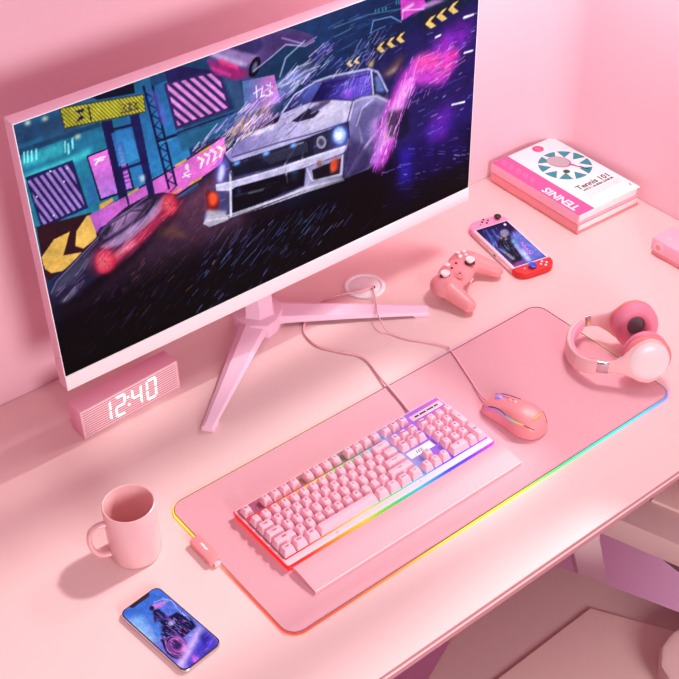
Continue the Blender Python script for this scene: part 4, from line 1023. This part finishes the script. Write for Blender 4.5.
for k in range(10):
    a = R(36*k+12); n_ = []
    r0, r1 = .0300, .0560
    n_ = [(cx_+r1*math.cos(a+s), cy_+r1*math.sin(a+s)) for s in (-.27, -.1, .1, .27)]+[(cx_+r0*math.cos(a), cy_+r0*math.sin(a))]
    tri.append(n_)
part('sun_pattern', flat(tri, 0, .0001), M_teal, b1, loc=(0, 0, bz_))
part('racket_frame', join(*[prism(p, 0, .0001) for p in (ellipse(.0205, .0265, 32, .0258, .0430, 26), )], *[prism(p, 0, .0001) for p in ([(.0330, .024), (.043, .020), (.0460, .0040), (.0430, .003)],)]), mat('racket print', (196, 110, 160), .5, vary=0), b1, loc=(0, 0, bz_+.0001))
part('racket_strings', flat([ellipse(.0180, .0240, 32, .0250, .0440, 26)], 0, .0001), mat('string print', (184, 178, 182), .5, vary=0), b1, loc=(0, 0, bz_+.0003))
part('racket_grip', flat([[(.0440, .005), (.0475, .006), (.0560, -.0150), (.0520, -.0165)]], 0, .0001), M_ink, b1, loc=(0, 0, bz_+.0003))
part('ball_print', flat([ellipse(.0072, .0072, 20, .0114, .0064)], 0, .0001), M_green, b1, loc=(0, 0, bz_+.0002))
part('badge', flat([ellipse(.0125, .0125, 24, .0281, .1085)], 0, .0001), M_badge, b1, loc=(0, 0, bz_))
part('badge_mark', join(*[box(.013-.004*abs(k), .0012, 0, .0001, 0, cx=.0281, cy=.1085+.0040*k) for k in (-2, -1, 0, 1, 2)]), M_fade, b1, loc=(0, 0, bz_+.0002))
part('corner_mark', join(text('ii', .008, bold=.0003)), M_ink, b1, loc=(.0780, -.1080, bz_))
LAMP, FRONT_W, SUN, AMB = 4.6, 44, 2.4, .28
# ------------------------------------------------------------ handheld console
hc = thing('handheld_console', 'handheld game console with lilac and red grips lying beside the books', 'game console', (.4885, .318, .0004), -11.7)
CWD, CZ = .0860, .0130
part('tablet_body', box(CWD-.001, .1440, .0, CZ, .0012, cy=.0015), M_pale, hc)
def grip(sgn):
    o = [(-CWD/2, 0)]
    r = .024
    pts = [(CWD/2, 0)]
    for k in range(0, 9): a = R(90*k/8); pts.append((CWD/2-r+r*math.cos(a), sgn*(.0270-r+r*math.sin(a))))
    for k in range(0, 9): a = R(90+90*k/8); pts.append((-CWD/2+r+r*math.cos(a), sgn*(.0270-r+r*math.sin(a))))
    pts.append((-CWD/2, 0))
    return prism(pts, 0, CZ+.0004, .0024, 3)
g1 = part('controller_grip', grip(1), M_lavender, hc, loc=(0, .0738, 0), label='lilac grip with a dark stick and four dark buttons')
g2 = part('controller_grip', grip(-1), M_red, hc, loc=(0, -.0708, 0), label='red grip with a blue stick and white buttons')
part('bezel', box(.0800, .1440, CZ, CZ+.0003, .0001, cy=.0015), mat('console bezel', (250, 226, 234), .35, vary=0), hc)
part('screen', display(ART_CONSOLE, 120, 236, .072, .1400, 2.4), G_phone, hc, loc=(0, .0015, CZ+.0006))
def stick(par, x, y, m, z=CZ, r=.0072, h=.0075):
    part('thumb_stick', lathe([(.0035, 0), (.0035, h*.5), (r, h*.62), (r, h*.9), (r*.8, h), (r*.5, h*.93), (.0003, h*.92)], 24), m, par, loc=(x, y, z))
stick(g1, .0245, .0140, M_black)
for dx, dy in ((-.0045, .0), (.0045, .0), (0, .0055), (0, -.0055)):
    part('button', lathe([(.0023, 0), (.0023, .0012), (.0003, .0014)], 14), M_black, g1, loc=(-.0030+dx*1.5, .0165+dy*1.2, CZ+.0003))
part('minus_button', box(.0042, .0016, 0, .001, .0002), M_black, g1, loc=(-.0180, .0100, CZ+.0003))
stick(g2, -.0060, -.0135, M_blue, r=.0078)
for dx, dy in ((-.0045, .0), (.0045, .0), (0, .0055), (0, -.0055)):
    part('button', lathe([(.0024, 0), (.0024, .0012), (.0003, .0014)], 14), M_letter, g2, loc=(.0200+dx*1.4, -.0130+dy*1.2, CZ+.0003))
part('plus_button', box(.0042, .0018, 0, .001, .0002), M_letter, g2, loc=(-.0215, -.0105, CZ+.0003))
part('side_rail', box(.001, .1, .003, .009, .0003), M_white, hc, loc=(-CWD/2+.0003, -.008, 0))
part('side_button', box(.0014, .007, .005, .008, .0003), M_black, hc, loc=(-CWD/2, -.01, 0))

# ------------------------------------------------------------ game controller
gc = thing('game_controller', 'salmon pink game controller with white sticks lying before the handheld console', 'game controller', (.349, .243, .0003), 22)
def cap(a, b, ra, rb, n=9):
    return [(sphere(ra+(rb-ra)*k/n, ra+(rb-ra)*k/n, (ra+(rb-ra)*k/n)*.9, 16), at(*(Vector(a)+(Vector(b)-Vector(a))*k/n))) for k in range(n+1)]
sh = [(sphere(.052, .031, .0165), at(0, .060, .0285)), (sphere(.031, .032, .0180), at(-.042, .060, .0280)), (sphere(.031, .032, .0180), at(.042, .060, .0280)), (sphere(.036, .022, .013), at(0, .072, .027))]
for s in (-1, 1): sh += cap((s*.050, .052, .0275), (s*.0615, .006, .0155), .0205, .0145)
part('shell', blob(sh, .0016, 8), M_salmon, gc)
def cz(x, y): return .0455-.10*max(0, abs(x)-.03)-.0
for x, y in ((-.036, .067), (.025, .045)):
    st = part('thumb_stick', lathe([(.0050, 0), (.0050, .006), (.0088, .0072), (.0088, .0098), (.0075, .0108), (.005, .0102), (.0003, .0101)], 28), M_white, gc, loc=(x, y, .0425))
    part('stick_collar', lathe([(.0100, 0), (.0100, .0022), (.0082, .0030), (.0055, .0022)], 28), M_dark, st, loc=(0, 0, 0))
for dx, dy in ((-.0085, 0), (.0085, 0), (0, .0085), (0, -.0085)):
    part('button', lathe([(.0042, 0), (.0042, .0035), (.003, .0046), (.0003, .0050)], 18), M_white, gc, loc=(.041+dx, .069+dy, .0425))
part('home_button', lathe([(.0048, 0), (.0048, .0025), (.0003, .0034)], 20), M_white, gc, loc=(0, .079, .0405))
for x in (-.009, .009): part('menu_button', lathe([(.0022, 0), (.0022, .002), (.0003, .0024)], 14), M_dark, gc, loc=(x, .066, .0440))
part('direction_pad', join(lathe([(.0105, 0), (.0105, .0016), (.0088, .0020), (.0003, .0012)], 28), (box(.0052, .0170, .0012, .0034, .0006), None), (box(.0170, .0052, .0012, .0034, .0006), None)), M_salmon, gc, loc=(-.0190, .0450, .0430))
for s in (-1, 1):
    part('shoulder_button', blob([(sphere(.020, .010, .007, 16), at(s*.043, .0815, .029, rz=-s*16)), (sphere(.012, .008, .006, 16), at(s*.055, .077, .028))], .0014, 4), M_salmon, gc)
part('front_port_cover', box(.014, .0012, .022, .026, .0004), M_pale, gc, loc=(0, .0288, 0))

# ------------------------------------------------------------ headphones
hp_ = thing('headphones', 'pink over-ear headphones lying on the corner of the lit desk pad', 'headphones', (.4232, -.0556, .0042), 144.1)
HZ = .021
half = [(.118, 0), (.1165, .016), (.109, .0365), (.095, .052), (.082, .0600)]
path = [(x, -y) for x, y in half[::-1]]+[(x, y) for x, y in half[1:]]
cpts = spline([(x, y, 0) for x, y in path], 8)
def bandsec(pts, w, t, off=0., zo=HZ, k1=1.):
    rg = []
    for i, q in enumerate(pts):
        a, b = pts[max(0, i-1)], pts[min(len(pts)-1, i+1)]; d = (b-a).normalized(); n = Vector((d.y, -d.x, 0))
        u = i/(len(pts)-1); ww = w*(1-.22*k1*abs(2*u-1)**3); tt = t
        c = q+n*off
        rg.append([c+n*(tt/2*math.copysign(abs(math.cos(k))**.6, math.cos(k)))+Vector((0, 0, zo+.012*k1*abs(2*u-1)**2+ww/2*math.copysign(abs(math.sin(k))**.6, math.sin(k)))) for k in [2*PI*j/18 for j in range(18)]])
    return loft(rg, sharp=60)
part('headband', bandsec(cpts, .034, .0095), M_hpshell, hp_)
part('headband_pad', bandsec(cpts[5:-5], .029, .008, -.0062), mat('headband pad', (246, 168, 194), .5, vary=.02), hp_)
for s in (-1, 1):
    part('slider', bandsec(spline([(.0850, s*.0585, 0), (.077, s*.0625, 0), (.064, s*.0650, 0)], 5), .0240, .0088, 0, HZ+.0122, 0.), M_chrome, hp_)
    arm = [(x+.005*max(0., min(1., (.05-x)/.03)), y-.0105, w, t, z) for x, y, w, t, z in [(.069, .0738, .0235, .0090, .0338), (.055, .0765, .026, .0095, .0355), (.040, .0785, .036, .0110, .0390), (.024, .080, .056, .0130, .0430), (.008, .081, .076, .0130, .0445), (-.008, .081, .083, .0125, .0450), (-.022, .0805, .072, .0118, .0450), (-.033, .0798, .050, .0100, .0450), (-.039, .0790, .024, .0070, .0450)]]
    rg = []
    for x, y, w, t, z in arm:
        rg.append([(x, s*(y+t/2*math.copysign(abs(math.cos(k))**.8, math.cos(k))), z+w/2*math.copysign(abs(math.sin(k))**.9, math.sin(k))) for k in [2*PI*j/24 for j in range(24)]])
    # the cups lean together, tipped back
    py = s*.055; dy = 0. if s > 0 else .021
    L = Matrix.Translation((0, py+dy, .0465)) @ Matrix.Rotation(R(15), 4, 'X') @ Matrix.Translation((0, -py, -.0465))
    def lean(me, k=None):
        for v in me.vertices:
            f = max(0., min(1., (.060-v.co.x)/.03)); q = L @ v.co; v.co = v.co.lerp(q, f)
        return me
    def turned(me, y, rx): return join((me, at(-.0010, y, .0465, rx=rx, s=(1, 1, 1))))
    rx = -90*s
    cup = part('ear_cup', lean(loft(rg, sharp=50)), M_hpshell, hp_)
    part('cup_cap', lean(turned(lathe([(.0335, .0), (.0335, .0015), (.0310, .0035), (.020, .0055), (.0003, .0062)], 40), s*.0738, rx)), M_hpcap, cup)
    part('cup_back', lean(turned(lathe([(.0365, 0), (.0395, .004), (.0400, .012), (.036, .018)], 40), s*.0520, rx)), M_hppad2, hp_)
    cu = part('ear_cushion', lean(turned(torus(.0270, .0295, .0122, 44, 14, fl=1.), s*.0465, rx)), M_hppad, hp_)
    part('inner_mesh', lean(turned(lathe([(.0005, 0), (.024, .0), (.024, .002), (.0005, .002)], 32), s*.0490, rx)), M_hpdark, cu)

# ------------------------------------------------------------ small speaker at the edge of the desk
sp_ = thing('speaker', 'small pink box speaker with a round ring button on its side by the wall', 'speaker', (.6865, .138, .0003))
part('body', box(.060, .190, .0085, .0385, .004, cx=.030, cy=-.095, seg=3), M_pink, sp_)
part('base', box(.057, .187, 0, .0085, .002, cx=.031, cy=-.095), M_salmon, sp_)
rb_ = part('ring_button', join((torus(.0092, .0092, .0013, 32, 8), at(0, 0, 0, ry=90))), M_pale, sp_, loc=(-.0002, -.0190, .0225))
part('button_face', join((lathe([(.0005, -.0006), (.0080, -.0006), (.0080, .0006), (.0005, .001)], 28), at(0, 0, 0, ry=-90))), M_pink, rb_)
part('button_mark', join((lathe([(.0003, 0), (.0055, 0), (.0055, .0006), (.0003, .0006)], 4), at(0, 0, 0, ry=-90))), M_salmon, rb_, loc=(-.0012, 0, 0))
part('top_logo', flat([ellipse(.0040, .0040, 20)], 0, .0001), M_pale, sp_, loc=(.018, -.028, .0386), rot=(0, 0, R(-60)))

# ------------------------------------------------------------ armchair drawn up to the desk
ch = thing('armchair', 'dusty pink upholstered armchair pushed under the front edge of the desk', 'armchair', (0, 0, FZ))
def ang(o, d): return [(x, y) for x, y in o]
ex, ey = Vector((.921, .390)), Vector((-.390, .921))
F0 = Vector((.130, -.060))
def cpt(a, b): q = F0-ex*a-ey*b; return (q.x, q.y)   # a: along the front edge, b: towards the back
def chz(z): return z-FZ
seat_o = [cpt(0, 0), cpt(.62, 0), cpt(.62, .56), cpt(0, .56)]
part('seat', prism(seat_o, chz(-.37), chz(-.27), .006), M_chair, ch)
part('seat_pale_slab', prism([(.1385, -.2545), (-.30, -.2620), (-.26, -.60), (.32, -.56)], chz(-.2705), chz(-.2640), .002), M_chairpad, ch)  # raised slab, paler than the rest of the seat
part('backrest', prism([(.0900, -.470), (.1056, -.4230), (.1366, -.3990), (.1699, -.3913), (.1944, -.3934), (.30, -.42), (.33, -.52), (.10, -.55)], chz(-.2639), chz(-.215), .010), M_chair, ch)
au, av = Vector((.317, -.948)), Vector((.948, .317))
def apt(a, b): q = Vector((.2115, -.2284))+au*a+av*b; return (q.x, q.y)
part('armrest', prism([apt(-.10, 0), apt(-.10, .17), apt(.42, .17), apt(.42, 0)], chz(-.17), chz(-.12), .003), M_chair, ch)
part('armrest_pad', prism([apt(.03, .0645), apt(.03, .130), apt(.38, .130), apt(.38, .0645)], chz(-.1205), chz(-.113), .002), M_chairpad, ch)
part('armrest_shade', loft([[(*apt(a, b), chz(z)) for b, z in ((.012, -.1698), (.14, -.1698), (.14, -.1698-d), (.012, -.1698-d))] for a, d in ((.050, .0006), (.105, .022), (.36, .13))]), M_chairdark, ch)  # dark wedge stands in for the shade below the armrest
part('armrest_post', loft([[(x+dx, y+dy, chz(z)) for dx, dy in ((-.02, .02), (.026, -.004), (.034, .02), (-.012, .044))] for x, y, z in ((.248, -.138, -.16), (.262, -.140, -.30), (.325, -.140, -.50))]), M_post, ch)
part('column', lathe([(.03, chz(-.64)), (.03, chz(-.371))], 20), M_chairdark, ch, loc=(-.07, -.35, 0))
for k in range(4):
    a = R(40+90*k)
    part('leg', loft([[(-.07+r*math.cos(a)-s*w*math.sin(a), -.35+r*math.sin(a)+s*w*math.cos(a), z) for s, z in ((-1, z0), (1, z0), (1, z1), (-1, z1))] for r, w, z0, z1 in ((.0, .022, .07, .11), (.24, .016, .0, .03))]), M_chairdark, ch)

# ------------------------------------------------------------ light
def area(name, loc, target, size, power, colour):
    l = bpy.data.lights.new(name, 'AREA'); l.shape = 'DISK'; l.size = size; l.energy = power; l.color = colour
    o = bpy.data.objects.new(name, l); COL.objects.link(o); o.location = loc
    o.rotation_euler = (Vector(target)-Vector(loc)).to_track_quat('-Z', 'Y').to_euler(); return o
area('room_lamp', (.64, .20, .92), (.60, .16, 0), .22, LAMP, (1., .95, .95))
area('front_fill', (-.6, -2.4, .85), (-.0, .3, .1), 1.0, FRONT_W, (1., .97, .98))  # unseen fill light, added to brighten faces turned to the front
sl = bpy.data.lights.new('sun', 'SUN'); sl.energy = SUN; sl.angle = R(4.); sl.color = (1., .95, .93)
so = bpy.data.objects.new('sun', sl); COL.objects.link(so); so.location = (2.5, 0, 2.5)
so.rotation_euler = Vector((-1, .02, -1.17)).to_track_quat('-Z', 'Y').to_euler()
w = bpy.data.worlds.new('room'); S.world = w; w.use_nodes = True
bg = w.node_tree.nodes['Background']; bg.inputs[0].default_value = (1., .64, .76, 1); bg.inputs[1].default_value = AMB

# ------------------------------------------------------------ camera
cam = bpy.data.cameras.new('camera'); co = bpy.data.objects.new('camera', cam); COL.objects.link(co)
cam.sensor_width = 36; cam.lens = 65.836; cam.clip_start = .05
CR_ = Matrix(((.7839673, .40365166, -.4716573), (-.62053911, .48741397, -.6142954), (-.018069, .77426931, .63259825)))
co.matrix_world = Matrix.Translation((-.99013117, -1.05211558, 1.40645374)) @ CR_.to_4x4()
S.camera = co
S.view_settings.view_transform = 'Standard'; S.view_settings.look = 'None'; S.view_settings.exposure = 0; S.view_settings.gamma = 1
S.view_settings.use_curve_mapping = False
S.cycles.use_denoising = True
